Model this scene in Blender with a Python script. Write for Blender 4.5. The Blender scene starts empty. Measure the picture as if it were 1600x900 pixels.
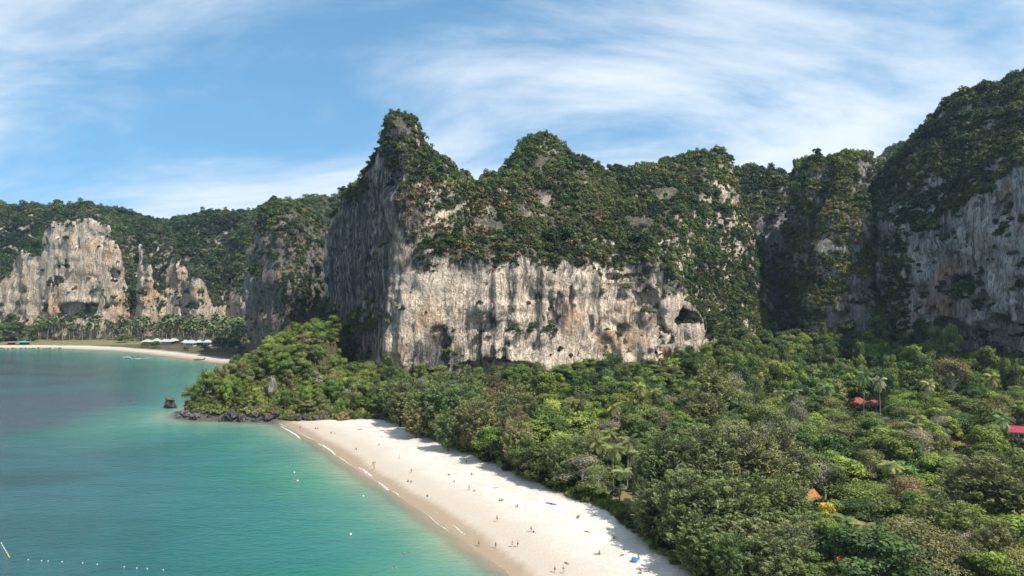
import bpy, math, random
import numpy as np
from mathutils import Vector

random.seed(7)
RNG = np.random.default_rng(7)
sc = bpy.context.scene
COL = sc.collection
rad = math.radians

# ------------------------------------------------------------------ camera
F, CX, HZ, CAMZ = 1100.0, 800.0, 450.0, 65.0
cam = bpy.data.cameras.new("camera")
cam.sensor_width = 36.0
cam.lens = 36.0 * F / 1600.0
cam.clip_start, cam.clip_end = 0.5, 60000
cam_o = bpy.data.objects.new("camera", cam)
cam_o.location = (0, 0, CAMZ)
cam_o.rotation_euler = (rad(90), 0, 0)
COL.objects.link(cam_o)
sc.camera = cam_o

# ------------------------------------------------------------------ sun and sky
SUN_EL, SUN_AZ = rad(52), math.atan2(0.79, -0.61)      # azimuth clockwise from +Y
sun = bpy.data.lights.new("sun", 'SUN')
sun.energy, sun.angle, sun.color = 4.8, rad(0.53), (1.0, 0.955, 0.88)
sun_o = bpy.data.objects.new("sun", sun)
sd = Vector((math.sin(SUN_AZ) * math.cos(SUN_EL), math.cos(SUN_AZ) * math.cos(SUN_EL), math.sin(SUN_EL)))
sun_o.rotation_euler = sd.to_track_quat('Z', 'Y').to_euler()
sun_o.location = (0, 0, 900)
COL.objects.link(sun_o)

world = bpy.data.worlds.new("World")
sc.world = world
world.use_nodes = True
wn, wl = world.node_tree.nodes, world.node_tree.links
wn.clear()
def wnode(t, **k):
    n = wn.new(t)
    for a, b in k.items(): setattr(n, a, b)
    return n
def wmath(op, a, b=None, c=None):
    n = wnode('ShaderNodeMath', operation=op)
    for i, v in enumerate((a, b, c)):
        if v is None: continue
        if isinstance(v, (int, float)): n.inputs[i].default_value = v
        else: wl.new(v, n.inputs[i])
    return n.outputs[0]
sky = wnode('ShaderNodeTexSky', sky_type='NISHITA')
sky.sun_disc = False
sky.sun_elevation, sky.sun_rotation = SUN_EL, SUN_AZ
sky.altitude, sky.air_density, sky.dust_density, sky.ozone_density = 60, 1.0, 0.1, 1.5
tc = wnode('ShaderNodeTexCoord')
lift = wnode('ShaderNodeVectorMath', operation='MULTIPLY_ADD')      # clear tropical air: less white towards the horizon
wl.new(tc.outputs['Generated'], lift.inputs[0]); lift.inputs[1].default_value = (1, 1, 0.78); lift.inputs[2].default_value = (0, 0, 0.24)
nrm = wnode('ShaderNodeVectorMath', operation='NORMALIZE'); wl.new(lift.outputs[0], nrm.inputs[0]); wl.new(nrm.outputs[0], sky.inputs['Vector'])
sep = wnode('ShaderNodeSeparateXYZ'); wl.new(tc.outputs['Generated'], sep.inputs[0])
den = wmath('ADD', wmath('MAXIMUM', sep.outputs[2], 0.0), 0.34)
cmb = wnode('ShaderNodeCombineXYZ')
wl.new(wmath('DIVIDE', sep.outputs[0], den), cmb.inputs[0])
wl.new(wmath('DIVIDE', sep.outputs[1], den), cmb.inputs[1])
mp = wnode('ShaderNodeMapping')
mp.inputs['Rotation'].default_value = (0, 0, rad(-45))
mp.inputs['Scale'].default_value = (0.95, 1.7, 1)
mp.inputs['Location'].default_value = (0.4, 6.2, 0)
wl.new(cmb.outputs[0], mp.inputs[0])
nz = wnode('ShaderNodeTexNoise'); nz.inputs['Scale'].default_value = 0.9; nz.inputs['Detail'].default_value = 9
nz.inputs['Roughness'].default_value = 0.62; nz.inputs['Distortion'].default_value = 0.55
wl.new(mp.outputs[0], nz.inputs['Vector'])
nz2 = wnode('ShaderNodeTexNoise'); nz2.inputs['Scale'].default_value = 0.35; nz2.inputs['Detail'].default_value = 3
wl.new(mp.outputs[0], nz2.inputs['Vector'])
mr = wnode('ShaderNodeMapRange', interpolation_type='SMOOTHSTEP')
mr.inputs[1].default_value, mr.inputs[2].default_value = 0.395, 0.605
mr.inputs[3].default_value, mr.inputs[4].default_value = 0.0, 0.92
wl.new(wmath('ADD', wmath('MULTIPLY', nz.outputs[0], 0.62), wmath('MULTIPLY', nz2.outputs[0], 0.42)), mr.inputs[0])
mix = wnode('ShaderNodeMix', data_type='RGBA')
wl.new(mr.outputs[0], mix.inputs[0])
grade = wnode('ShaderNodeMix', data_type='RGBA', blend_type='MULTIPLY'); grade.inputs[0].default_value = 1.0
wl.new(sky.outputs[0], grade.inputs[6]); grade.inputs[7].default_value = (0.80, 1.12, 1.10, 1)
wl.new(grade.outputs[2], mix.inputs[6])
mix.inputs[7].default_value = (4.9, 5.3, 5.7, 1)
bg = wnode('ShaderNodeBackground'); bg.inputs[1].default_value = 0.146
wl.new(mix.outputs[2], bg.inputs[0])
out = wnode('ShaderNodeOutputWorld'); wl.new(bg.outputs[0], out.inputs[0])

vs = sc.view_settings
sc.display_settings.display_device = 'sRGB'
vs.view_transform, vs.look, vs.exposure, vs.gamma = 'Standard', 'None', 0.42, 1.0
vs.use_curve_mapping = False
sc.render.engine = 'CYCLES'
cy = sc.cycles
cy.use_denoising = True
cy.max_bounces, cy.diffuse_bounces, cy.glossy_bounces, cy.transmission_bounces = 6, 3, 2, 3
cy.transparent_max_bounces, cy.volume_bounces = 6, 0
cy.use_adaptive_sampling = True; cy.adaptive_threshold = 0.015
cy.caustics_reflective = cy.caustics_refractive = False

# ------------------------------------------------------------------ helpers
def WP(px, py, Y):
    return ((px - CX) / F * Y, Y, CAMZ + (HZ - py) / F * Y)
def PX(px, Y): return ((px - CX) / F * Y, Y)

def prop(o, label=None, cat=None, group=None, kind=None):
    if label: o["label"] = label
    if cat: o["category"] = cat
    if group: o["group"] = group
    if kind: o["kind"] = kind
    return o
def link(o, parent=None):
    COL.objects.link(o)
    if parent is not None: o.parent = parent
    return o
def mobj(name, me, parent=None):
    return link(bpy.data.objects.new(name, me), parent)
def empty(name, loc, rz=0.0, scale=(1, 1, 1)):
    o = bpy.data.objects.new(name, None)
    o.empty_display_size = 0.1
    o.location, o.rotation_euler, o.scale = loc, (0, 0, rz), scale
    return link(o)

def mesh_np(name, V, Q, mats=(), smooth=False, fmat=None):
    """V (n,3), Q (m,4) or (m,3)"""
    V = np.ascontiguousarray(V, dtype=np.float32); Q = np.ascontiguousarray(Q, dtype=np.int32)
    me = bpy.data.meshes.new(name)
    k = Q.shape[1]
    me.vertices.add(len(V)); me.vertices.foreach_set('co', V.ravel())
    me.loops.add(Q.size); me.loops.foreach_set('vertex_index', Q.ravel())
    me.polygons.add(len(Q))
    me.polygons.foreach_set('loop_start', np.arange(0, Q.size, k, dtype=np.int32))
    if smooth: me.polygons.foreach_set('use_smooth', np.ones(len(Q), dtype=bool))
    for m in mats: me.materials.append(m)
    if fmat is not None: me.polygons.foreach_set('material_index', np.asarray(fmat, dtype=np.int32))
    me.update(calc_edges=True)
    return me
def attr(me, name, data, dom='POINT', typ='FLOAT'):
    a = me.attributes.new(name, typ, dom)
    data = np.ascontiguousarray(data, dtype=np.float32)
    a.data.foreach_set('color' if typ == 'FLOAT_COLOR' else 'vector' if typ == 'FLOAT_VECTOR' else 'value', data.ravel())

class MB:
    """collects polygons; build() makes one mesh"""
    def __init__(s): s.v, s.f, s.m = [], [], []
    def face(s, pts, m=0):
        b = len(s.v); s.v += [tuple(p) for p in pts]; s.f.append(tuple(range(b, b + len(pts)))); s.m.append(m)
    def box(s, c, d, m=0, rz=0.0):
        b = len(s.v); ca, sa = math.cos(rz), math.sin(rz)
        for z in (-1, 1):
            for x, y in ((-1, -1), (1, -1), (1, 1), (-1, 1)):
                u, w = x * d[0] / 2, y * d[1] / 2
                s.v.append((c[0] + u * ca - w * sa, c[1] + u * sa + w * ca, c[2] + z * d[2] / 2))
        for q in ((3, 2, 1, 0), (4, 5, 6, 7), (0, 1, 5, 4), (1, 2, 6, 5), (2, 3, 7, 6), (3, 0, 4, 7)):
            s.f.append(tuple(b + i for i in q)); s.m.append(m)
    def tube(s, pts, rr, n=7, m=0, cap=True):
        pts = [Vector(p) for p in pts]; b = len(s.v)
        up = Vector((0.13, 0.97, 0.21)).normalized()
        for i, p in enumerate(pts):
            t = (pts[min(i + 1, len(pts) - 1)] - pts[max(i - 1, 0)]).normalized()
            u = t.cross(up)
            if u.length < 1e-3: u = t.cross(Vector((1, 0, 0)))
            u.normalize(); w = t.cross(u)
            for k in range(n):
                a = 2 * math.pi * k / n
                s.v.append(tuple(p + (u * math.cos(a) + w * math.sin(a)) * rr[i]))
        for i in range(len(pts) - 1):
            for k in range(n):
                k2 = (k + 1) % n
                s.f.append((b + i * n + k, b + i * n + k2, b + (i + 1) * n + k2, b + (i + 1) * n + k)); s.m.append(m)
        if cap:
            s.f.append(tuple(b + k for k in range(n))[::-1]); s.m.append(m)
            s.f.append(tuple(b + (len(pts) - 1) * n + k for k in range(n))); s.m.append(m)
    def mesh(s, name, mats, smooth=False):
        me = bpy.data.meshes.new(name); me.from_pydata(s.v, [], s.f)
        for mt in (mats if isinstance(mats, (list, tuple)) else [mats]): me.materials.append(mt)
        me.polygons.foreach_set('material_index', s.m)
        if smooth: me.polygons.foreach_set('use_smooth', [True] * len(s.f))
        me.update(); return me
    def obj(s, name, mats, parent=None, smooth=False): return mobj(name, s.mesh(name, mats, smooth), parent)

# ---- noise
def sstep(a, b, x):
    t = np.clip((x - a) / (b - a), 0, 1); return t * t * (3 - 2 * t)
_LAT = np.random.default_rng(3).uniform(-1, 1, (64, 64, 64)).astype(np.float32)
def pnoise(P, cell, seed=0):
    """value noise at points P (n,3) or (n,2)"""
    P = np.asarray(P, dtype=np.float64)
    if P.shape[1] == 2: P = np.c_[P, np.zeros(len(P))]
    q = P / np.asarray(cell) + np.array([17.3, 5.7, 41.1]) * (seed + 1)
    i = np.floor(q).astype(int); t = q - i; t = t * t * (3 - 2 * t); i %= 64; j = (i + 1) % 64
    r = 0
    for a in (0, 1):
        for b in (0, 1):
            for c in (0, 1):
                w = (t[:, 0] if a else 1 - t[:, 0]) * (t[:, 1] if b else 1 - t[:, 1]) * (t[:, 2] if c else 1 - t[:, 2])
                r = r + w * _LAT[(j if a else i)[:, 0], (j if b else i)[:, 1], (j if c else i)[:, 2]]
    return r
def gnoise(xs, ys, zs, cell, seed):
    """value noise on a regular grid as a tensor product"""
    rng = np.random.default_rng(seed); Ws, dims = [], []
    for ax, c in zip((xs, ys, zs), cell):
        q = (ax - ax[0]) / c + rng.uniform(0, 1); i = np.floor(q).astype(int); t = q - i; t = t * t * (3 - 2 * t)
        W = np.zeros((len(ax), i.max() + 2), dtype=np.float32)
        W[np.arange(len(ax)), i] = 1 - t; W[np.arange(len(ax)), i + 1] = t
        Ws.append(W); dims.append(W.shape[1])
    L = rng.uniform(-1, 1, dims).astype(np.float32)
    A = np.tensordot(Ws[0], L, (1, 0))
    A = np.matmul(Ws[1][None], A)
    return np.matmul(A, Ws[2].T)

def poly_sd(P, poly):
    """signed distance, negative inside. P (n,2)"""
    poly = np.asarray(poly, dtype=np.float64); d = np.full(len(P), 1e18); s = np.zeros(len(P), dtype=bool)
    for a, b in zip(poly, np.roll(poly, -1, 0)):
        e = b - a; w = P - a
        t = np.clip((w @ e) / (e @ e), 0, 1)
        d = np.minimum(d, ((w - t[:, None] * e) ** 2).sum(1))
        c = (a[1] > P[:, 1]) != (b[1] > P[:, 1])
        if b[1] != a[1]:
            s ^= c & (P[:, 0] < e[0] * (P[:, 1] - a[1]) / e[1] + a[0])
    d = np.sqrt(d)
    return np.where(s, -d, d)

class TPS:
    def __init__(s, pts, lam=2.0):
        p = np.asarray(pts, dtype=np.float64); s.c = p[:, :2]; n = len(p)
        s.mu = s.c.mean(0); s.sc = 100.0
        K = s.k(s.c, s.c) + np.eye(n) * lam * 1e-3
        Pm = np.c_[np.ones(n), (s.c - s.mu) / s.sc]
        A = np.block([[K, Pm], [Pm.T, np.zeros((3, 3))]])
        w = np.linalg.solve(A, np.r_[p[:, 2], 0, 0, 0]); s.w, s.a = w[:n], w[n:]
        s.lo, s.hi = p[:, 2].min() - 4, p[:, 2].max() + 5
    def k(s, A, B):
        r2 = (((A[:, None] - B[None]) / s.sc) ** 2).sum(2)
        return np.where(r2 > 1e-12, 0.5 * r2 * np.log(np.maximum(r2, 1e-12)), 0)
    def __call__(s, P):
        out = np.empty(len(P))
        for i in range(0, len(P), 40000):
            q = P[i:i + 40000]
            out[i:i + 40000] = s.k(q, s.c) @ s.w + s.a[0] + ((q - s.mu) / s.sc) @ s.a[1:]
        return np.clip(out, s.lo, s.hi)

def surface_nets(f, org, h):
    ins = f < 0
    nx, ny, nz = f.shape
    s = np.zeros((nx - 1, ny - 1, nz - 1), dtype=np.uint8)
    offs = [(a, b, c) for a in (0, 1) for b in (0, 1) for c in (0, 1)]
    for a, b, c in offs: s += ins[a:nx - 1 + a, b:ny - 1 + b, c:nz - 1 + c]
    idx = np.argwhere((s > 0) & (s < 8))
    vid = np.full(s.shape, -1, dtype=np.int32); vid[tuple(idx.T)] = np.arange(len(idx))
    cv = [f[idx[:, 0] + a, idx[:, 1] + b, idx[:, 2] + c] for a, b, c in offs]
    acc = np.zeros((len(idx), 3)); cnt = np.zeros(len(idx))
    for i, oa in enumerate(offs):
        for j, ob in enumerate(offs):
            if j <= i or sum(abs(x - y) for x, y in zip(oa, ob)) != 1: continue
            m = (cv[i] < 0) != (cv[j] < 0)
            t = np.where(m, cv[i] / np.where(m, cv[i] - cv[j], 1), 0)
            acc += m[:, None] * (np.array(oa) + t[:, None] * (np.array(ob) - np.array(oa))); cnt += m
    V = (idx + acc / cnt[:, None]) * h + np.array(org)
    quads = []
    for ax in range(3):
        sl0 = [slice(None)] * 3; sl1 = [slice(None)] * 3
        sl0[ax] = slice(0, -1); sl1[ax] = slice(1, None)
        A, B = ins[tuple(sl0)], ins[tuple(sl1)]
        e = np.argwhere(A != B)
        u, w = [(1, 2), (2, 0), (0, 1)][ax]
        lim = np.array(s.shape)
        ok = (e[:, u] >= 1) & (e[:, w] >= 1) & (e[:, u] < lim[u]) & (e[:, w] < lim[w]); e = e[ok]
        def cid(du, dw):
            q = e.copy(); q[:, u] += du; q[:, w] += dw; return vid[tuple(q.T)]
        q = np.c_[cid(-1, -1), cid(0, -1), cid(0, 0), cid(-1, 0)]
        fl = ~A[tuple(e.T)]
        q[fl] = q[fl][:, ::-1]
        quads.append(q)
    return V, np.concatenate(quads)

# ------------------------------------------------------------------ materials
class NT:
    def __init__(s, name):
        s.m = bpy.data.materials.new(name); s.m.use_nodes = True
        s.n, s.l = s.m.node_tree.nodes, s.m.node_tree.links; s.n.clear()
        s.out = s.n.new('ShaderNodeOutputMaterial')
    def new(s, t, **k):
        n = s.n.new(t)
        for a, b in k.items(): setattr(n, a, b)
        return n
    def put(s, sock, v):
        if v is None: return
        if hasattr(v, 'is_output'): s.l.new(v, sock)
        elif isinstance(v, (tuple, list)) and sock.type == 'RGBA' and len(v) == 3: sock.default_value = (*v, 1)
        else: sock.default_value = v
    def math(s, op, a, b=None, c=None, clamp=False):
        n = s.new('ShaderNodeMath', operation=op); n.use_clamp = clamp
        for i, v in enumerate((a, b, c)): s.put(n.inputs[i], v)
        return n.outputs[0]
    def mix(s, f, a, b, blend='MIX'):
        n = s.new('ShaderNodeMix', data_type='RGBA', blend_type=blend)
        s.put(n.inputs[0], f); s.put(n.inputs[6], a); s.put(n.inputs[7], b); return n.outputs[2]
    def rng(s, v, a, b, c=0.0, d=1.0):
        n = s.new('ShaderNodeMapRange', interpolation_type='SMOOTHSTEP'); s.put(n.inputs[0], v)
        for i, x in enumerate((a, b, c, d)): s.put(n.inputs[i + 1], x)
        return n.outputs[0]
    def attr(s, name, typ='GEOMETRY'):
        n = s.new('ShaderNodeAttribute', attribute_type=typ); n.attribute_name = name; return n
    def pos(s):
        return s.new('ShaderNodeNewGeometry').outputs['Position']
    def noise(s, vec, scale, detail=4, rough=0.55, dist=0.0, sc3=None):
        if sc3 is not None:
            m = s.new('ShaderNodeVectorMath', operation='MULTIPLY'); s.put(m.inputs[0], vec); m.inputs[1].default_value = sc3; vec = m.outputs[0]
        n = s.new('ShaderNodeTexNoise'); s.put(n.inputs['Vector'], vec); n.inputs['Scale'].default_value = scale
        n.inputs['Detail'].default_value = detail; n.inputs['Roughness'].default_value = rough; n.inputs['Distortion'].default_value = dist
        return n.outputs[0]
    def bump(s, h, dist, strength=1.0, nrm=None):
        n = s.new('ShaderNodeBump'); s.put(n.inputs['Height'], h); n.inputs['Distance'].default_value = dist; n.inputs['Strength'].default_value = strength
        if nrm is not None: s.l.new(nrm, n.inputs['Normal'])
        return n.outputs[0]
    def bsdf(s, col, rough=0.8, nrm=None, spec=0.3, **k):
        n = s.new('ShaderNodeBsdfPrincipled'); s.put(n.inputs['Base Color'], col); s.put(n.inputs['Roughness'], rough)
        n.inputs['Specular IOR Level'].default_value = spec
        if nrm is not None: s.l.new(nrm, n.inputs['Normal'])
        for a, v in k.items(): s.put(n.inputs[a], v)
        return n.outputs[0]
    def done(s, sh): s.l.new(sh, s.out.inputs['Surface']); return s.m

def plain(name, col, rough=0.7, spec=0.3, var=0.25, scale=2.0):
    t = NT(name); p = t.new('ShaderNodeTexCoord').outputs['Object']
    n = t.noise(p, scale, 4)
    c = t.mix(t.math('MULTIPLY', n, var * 2), col, tuple(x * 0.55 for x in col))
    return t.done(t.bsdf(c, rough, t.bump(n, 0.02, 0.3), spec))

def rock_mat(name, light, mid, dark, orange, of=0.5):
    t = NT(name); p = t.pos()
    wv = t.noise(p, 0.045, 2)                      # gentle warp so streaks wander
    cv = t.new('ShaderNodeVectorMath', operation='MULTIPLY_ADD')
    cb = t.new('ShaderNodeCombineXYZ'); t.put(cb.inputs[0], wv); t.put(cb.inputs[1], wv)
    t.l.new(cb.outputs[0], cv.inputs[0]); cv.inputs[1].default_value = (9, 9, 0); t.l.new(p, cv.inputs[2])
    q = cv.outputs[0]
    st1 = t.noise(q, 1, 5, 0.6, 0.25, (0.15, 0.15, 0.007))
    st2 = t.noise(q, 1, 4, 0.6, 0.4, (0.55, 0.55, 0.022))
    reg = t.rng(t.noise(p, 0.022, 3, 0.5, 0.4), 0.40, 0.60, 0.3, 1.0)
    pat = t.noise(p, 0.028, 4, 0.6, 0.5)
    fine = t.noise(p, 0.55, 6, 0.65, 0.3)
    sm = t.math('ADD', t.math('MULTIPLY', st1, 0.6), t.math('MULTIPLY', st2, 0.4))
    c = t.mix(t.rng(pat, 0.38, 0.62), light, mid)
    bnd = t.noise(q, 1, 3, 0.55, 0.3, (0.05, 0.05, 0.008))
    c = t.mix(t.rng(bnd, 0.48, 0.64, 0, 0.65), c, tuple(0.5 * a + 0.5 * b for a, b in zip(mid, dark)))
    c = t.mix(t.math('MULTIPLY', t.rng(st1, 0.53, 0.60, 0, 0.9), reg), c, dark)
    c = t.mix(t.math('MULTIPLY', t.rng(st2, 0.58, 0.68, 0, 0.9), reg), c, tuple(x * 0.7 for x in dark))
    c = t.mix(t.rng(st2, 0.43, 0.33, 0, 0.75), c, tuple(min(1, x * 1.3) for x in light))
    crk = t.math('ABSOLUTE', t.math('SUBTRACT', t.noise(q, 1, 5, 0.65, 0.5, (0.33, 0.33, 0.045)), 0.5))
    c = t.mix(t.rng(crk, 0.013, 0.003, 0, 0.6), c, tuple(x * 0.35 for x in dark))
    om = t.rng(t.noise(q, 1, 4, 0.6, 0.6, (0.035, 0.035, 0.022)), 0.56, 0.70, 0, of)
    c = t.mix(om, c, orange)
    c = t.mix(t.math('MULTIPLY', t.rng(t.math('ADD', t.attr('stain').outputs['Fac'], t.math('MULTIPLY', t.math('SUBTRACT', st1, 0.5), 1.5)), 0.25, 0.75), t.rng(st2, 0.38, 0.60, 1.0, 0.3)), c, t.mix(t.rng(fine, 0.4, 0.6), orange, tuple(0.55 * a + 0.45 * b for a, b in zip(orange, light))))
    c = t.mix(t.math('MULTIPLY', t.attr('grey').outputs['Fac'], t.rng(st2, 0.38, 0.58, 0.62, 1)), c, tuple(x * y for x, y in zip(dark, (0.36, 0.40, 0.46))))  # grey streaks, and the shade painted into the left face
    c = t.mix(t.rng(fine, 0.42, 0.28, 0, 0.4), c, dark)
    soil = t.mix(fine, (0.075, 0.068, 0.045), (0.17, 0.155, 0.125))
    c = t.mix(t.attr('soil').outputs['Fac'], c, soil)
    hb = t.math('ADD', t.math('MULTIPLY', fine, 1.2), t.math('MULTIPLY', st2, 0.5))
    return t.done(t.bsdf(c, 0.92, t.bump(t.math('ADD', hb, t.rng(crk, 0.03, 0.0, 0, -0.5)), 2.0, 0.9), 0.12))

M_rock = rock_mat('limestone_pale', (0.78, 0.64, 0.48), (0.61, 0.49, 0.375), (0.20, 0.178, 0.165), (0.44, 0.23, 0.12), 0.45)
M_rock_q = rock_mat('limestone_umber', (0.27, 0.23, 0.20), (0.18, 0.16, 0.145), (0.07, 0.068, 0.068), (0.28, 0.17, 0.10), 0.45)
M_rock_p = rock_mat('limestone_brown', (0.36, 0.33, 0.30), (0.24, 0.225, 0.21), (0.085, 0.085, 0.09), (0.32, 0.20, 0.12), 0.4)
M_rock_g = rock_mat('limestone_grey', (0.34, 0.32, 0.31), (0.24, 0.235, 0.24), (0.10, 0.105, 0.12), (0.36, 0.20, 0.12), 0.35)
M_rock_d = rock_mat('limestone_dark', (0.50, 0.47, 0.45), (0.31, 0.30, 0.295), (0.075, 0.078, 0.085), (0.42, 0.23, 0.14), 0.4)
M_rock_f = rock_mat('limestone_warm', (0.72, 0.59, 0.45), (0.56, 0.44, 0.33), (0.24, 0.195, 0.17), (0.52, 0.29, 0.13), 0.75)

def leaf_mat(name, inst):
    t = NT(name)
    col = t.attr('tint', 'INSTANCER').outputs['Color'] if inst else t.new('ShaderNodeObjectInfo').outputs['Color']
    lv = t.attr('lv').outputs['Fac']
    r = t.new('ShaderNodeObjectInfo').outputs['Random']
    big = t.noise(t.pos(), 0.22, 3)
    b = t.math('MULTIPLY', t.rng(lv, 0, 1, 0.5, 2.4), t.math('ADD', t.math('MULTIPLY', big, 0.9), 0.55))
    hs = t.new('ShaderNodeHueSaturation')
    t.put(hs.inputs['Hue'], t.math('ADD', t.math('MULTIPLY', lv, -0.030), t.math('ADD', t.math('MULTIPLY', r, 0.022), 0.494)))
    hs.inputs['Saturation'].default_value = 1.0
    t.put(hs.inputs['Value'], b); t.put(hs.inputs['Color'], col)
    d = t.bsdf(hs.outputs[0], 0.55, None, 0.25)
    tr = t.new('ShaderNodeBsdfTranslucent'); t.put(tr.inputs[0], t.mix(1.0, hs.outputs[0], (0.95, 1.0, 0.45), 'MULTIPLY'))
    ms = t.new('ShaderNodeMixShader'); ms.inputs[0].default_value = 0.28
    t.l.new(d, ms.inputs[1]); t.l.new(tr.outputs[0], ms.inputs[2])
    return t.done(ms.outputs[0])
M_leaf, M_leaf_i = leaf_mat('leaves', False), leaf_mat('scrub_leaves', True)
M_bark = plain('bark', (0.17, 0.14, 0.11), 0.9, 0.1, 0.3, 1.5)
M_bark_pale = plain('pale_bark', (0.42, 0.39, 0.34), 0.9, 0.1, 0.25, 1.5)
M_palm_bark = plain('palm_bark', (0.27, 0.24, 0.2), 0.9, 0.1, 0.3, 2.0)

# ------------------------------------------------------------------ shore and ground
SHORE = [PX(440, 337), PX(472, 314), PX(500, 295), PX(530, 271), PX(560, 251), PX(600, 231), PX(640, 213.5), PX(680, 197), PX(720, 184), PX(755, 172), PX(790, 162.5), (5.5, 146), (13, 125), (24, 90), (38, 45), (52, 0), (70, -80), (110, -300)]
HEAD = [PX(420, 341), PX(380, 342), PX(340, 345), PX(300, 347), PX(282, 352), (-172, 366), (-166, 395), (-172, 430), (-186, 470), (-203, 520), (-220, 560), PX(375, 598)]
TONS = [PX(345, 610), PX(300, 640), PX(260, 672), PX(220, 703), PX(170, 733), PX(110, 752), PX(50, 757), PX(0, 758), PX(-80, 765), (-760, 775), (-3000, 900)]
LAND = SHORE[::-1] + HEAD + TONS + [(-9000, 2500), (-9000, 30000), (30000, 30000), (30000, -300)]
VEG_B = [(-172, 364), PX(300, 349.5), PX(345, 347), PX(400, 344), PX(450, 342.5), PX(520, 341), PX(592, 336), PX(632, 318), PX(668, 293), PX(720, 268), PX(770, 250), PX(815, 233), PX(850, 222), PX(885, 212), PX(930, 202), PX(960, 192), PX(1000, 176), PX(1040, 163), (40, 150), (48, 130), (62, 80), (95, 0), (160, -300)]
VEG_T = [(-3000, 980), (-800, 800), PX(-80, 787), PX(0, 782), PX(60, 782), PX(130, 778), PX(190, 755), PX(240, 726), PX(290, 690), PX(340, 646), PX(380, 622), (-222, 600), (-214, 560), (-196, 515), (-178, 465), (-166, 425), (-160, 395)]
VEG = VEG_B[::-1] + VEG_T[::-1] + [(-9000, 2500), (-9000, 30000), (30000, 30000), (30000, -300)]
def P3(px, Y, z): a = PX(px, Y); return (a[0], a[1], z)
GTPS = TPS([P3(620, 300, 3), P3(720, 240, 3), P3(820, 215, 3), P3(950, 180, 3), P3(1050, 140, 3), P3(1300, 150, 3), P3(1600, 150, 3), P3(1600, 250, 4), P3(1300, 250, 3), P3(1000, 250, 3), P3(900, 320, 3), P3(1200, 330, 4), P3(1500, 340, 5), P3(700, 360, 3), P3(700, 412, 5), P3(900, 432, 5), P3(1020, 452, 8), P3(1100, 470, 13), P3(1160, 500, 30), P3(1215, 540, 50), P3(1210, 600, 62), P3(1270, 490, 24), P3(1350, 470, 12), P3(1395, 480, 30), P3(1420, 440, 10), P3(1500, 405, 8), P3(1600, 370, 6), P3(1700, 340, 6),
            P3(300, 358, 4), P3(340, 366, 8), P3(380, 372, 10), P3(440, 362, 8), P3(440, 390, 19), P3(440, 420, 23), P3(520, 380, 14), P3(520, 420, 27), P3(540, 455, 34), P3(590, 420, 25), P3(590, 380, 8), P3(620, 390, 6), P3(560, 345, 4), P3(505, 500, 36), P3(440, 500, 26), P3(420, 560, 20), P3(470, 600, 30), P3(395, 620, 8), P3(390, 580, 6),
            P3(330, 700, 4), P3(240, 770, 4), P3(100, 830, 5), P3(0, 840, 6), P3(-100, 850, 6), P3(390, 720, 12), P3(250, 830, 20), P3(330, 790, 24), P3(150, 870, 24), P3(50, 880, 22), P3(280, 880, 34), P3(360, 860, 40), P3(0, 960, 40), P3(300, 1000, 60), P3(500, 800, 60), P3(800, 800, 60), P3(1200, 800, 60), P3(1700, 700, 60), P3(1700, 450, 20), P3(1200, 60, 3), P3(2200, 60, 3)], 1.0)
def ground_z(P, dl=None):
    P = np.asarray(P, dtype=np.float64)
    if dl is None: dl = -poly_sd(P, LAND)
    rocky = sstep(-108, -122, P[:, 0]) * sstep(345, 337, -P[:, 1] + 680) * sstep(600, 585, P[:, 1])
    lo = 0.055 + 0.75 * rocky
    far = np.hypot(P[:, 0], P[:, 1])
    zl = np.where(far > 1100, 40, np.maximum(GTPS(P), 2.6))
    land = np.minimum(dl * lo, zl)
    land += sstep(30, 80, dl) * pnoise(P, (14, 14, 1), 2) * 0.8
    sea = np.maximum(dl * 0.04, -5.0)
    return np.where(dl > 0, land, sea)
def gz(x, y): return float(ground_z(np.array([[x, y]]))[0])

def spaced(lo, hi, step, far):
    a = list(np.arange(lo, hi + 1e-6, step)); s = step
    while a[-1] < far: s *= 1.5; a.append(a[-1] + s)
    s = step
    while a[0] > -far: s *= 1.5; a.insert(0, a[0] - s)
    return np.array(a)
def grid_mesh(xs, ys):
    X, Y = np.meshgrid(xs, ys, indexing='ij')
    i = np.arange(len(xs) * len(ys)).reshape(len(xs), len(ys))
    Q = np.stack([i[:-1, :-1], i[1:, :-1], i[1:, 1:], i[:-1, 1:]], -1).reshape(-1, 4)
    return np.c_[X.ravel(), Y.ravel()], Q

def dense_axis(parts, far):
    a = []
    for lo, hi, st in parts: a += list(np.arange(lo, hi, st))
    a.append(parts[-1][1]); a = np.array(a); s0, s1 = parts[0][2], parts[-1][2]; a = list(a)
    while a[-1] < far: s1 *= 1.5; a.append(a[-1] + s1)
    while a[0] > -far: s0 *= 1.5; a.insert(0, a[0] - s0)
    return np.array(a)
GX = dense_axis([(-720, -200, 5), (-200, 80, 2), (80, 420, 4)], 7000)
GY = dense_axis([(60, 400, 2), (400, 1000, 5)], 7000)
P, Q = grid_mesh(GX, GY)
dl = -poly_sd(P, LAND); dv = -poly_sd(P, VEG)
z = ground_z(P, dl)
z += np.where(dl > 2, pnoise(P, (5, 5, 1), 5) * 0.10, 0)
me = mesh_np('ground', np.c_[P, z], Q, smooth=True)
wetn = dl + pnoise(P, (18, 18, 1), 1) * 1.9 + pnoise(P, (5, 5, 1), 8) * 0.5
attr(me, 'wet', sstep(6.5, 4.0, wetn) * 0.85 + sstep(22, 6, wetn) * 0.15)
attr(me, 'damp', sstep(26, 9, wetn)); attr(me, 'rocky', sstep(-106, -116, P[:, 0]) * sstep(610, 580, P[:, 1]))
attr(me, 'forest', sstep(-1.5, 3.0, dv + pnoise(P, (6, 6, 1), 4) * 2.2))
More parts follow.
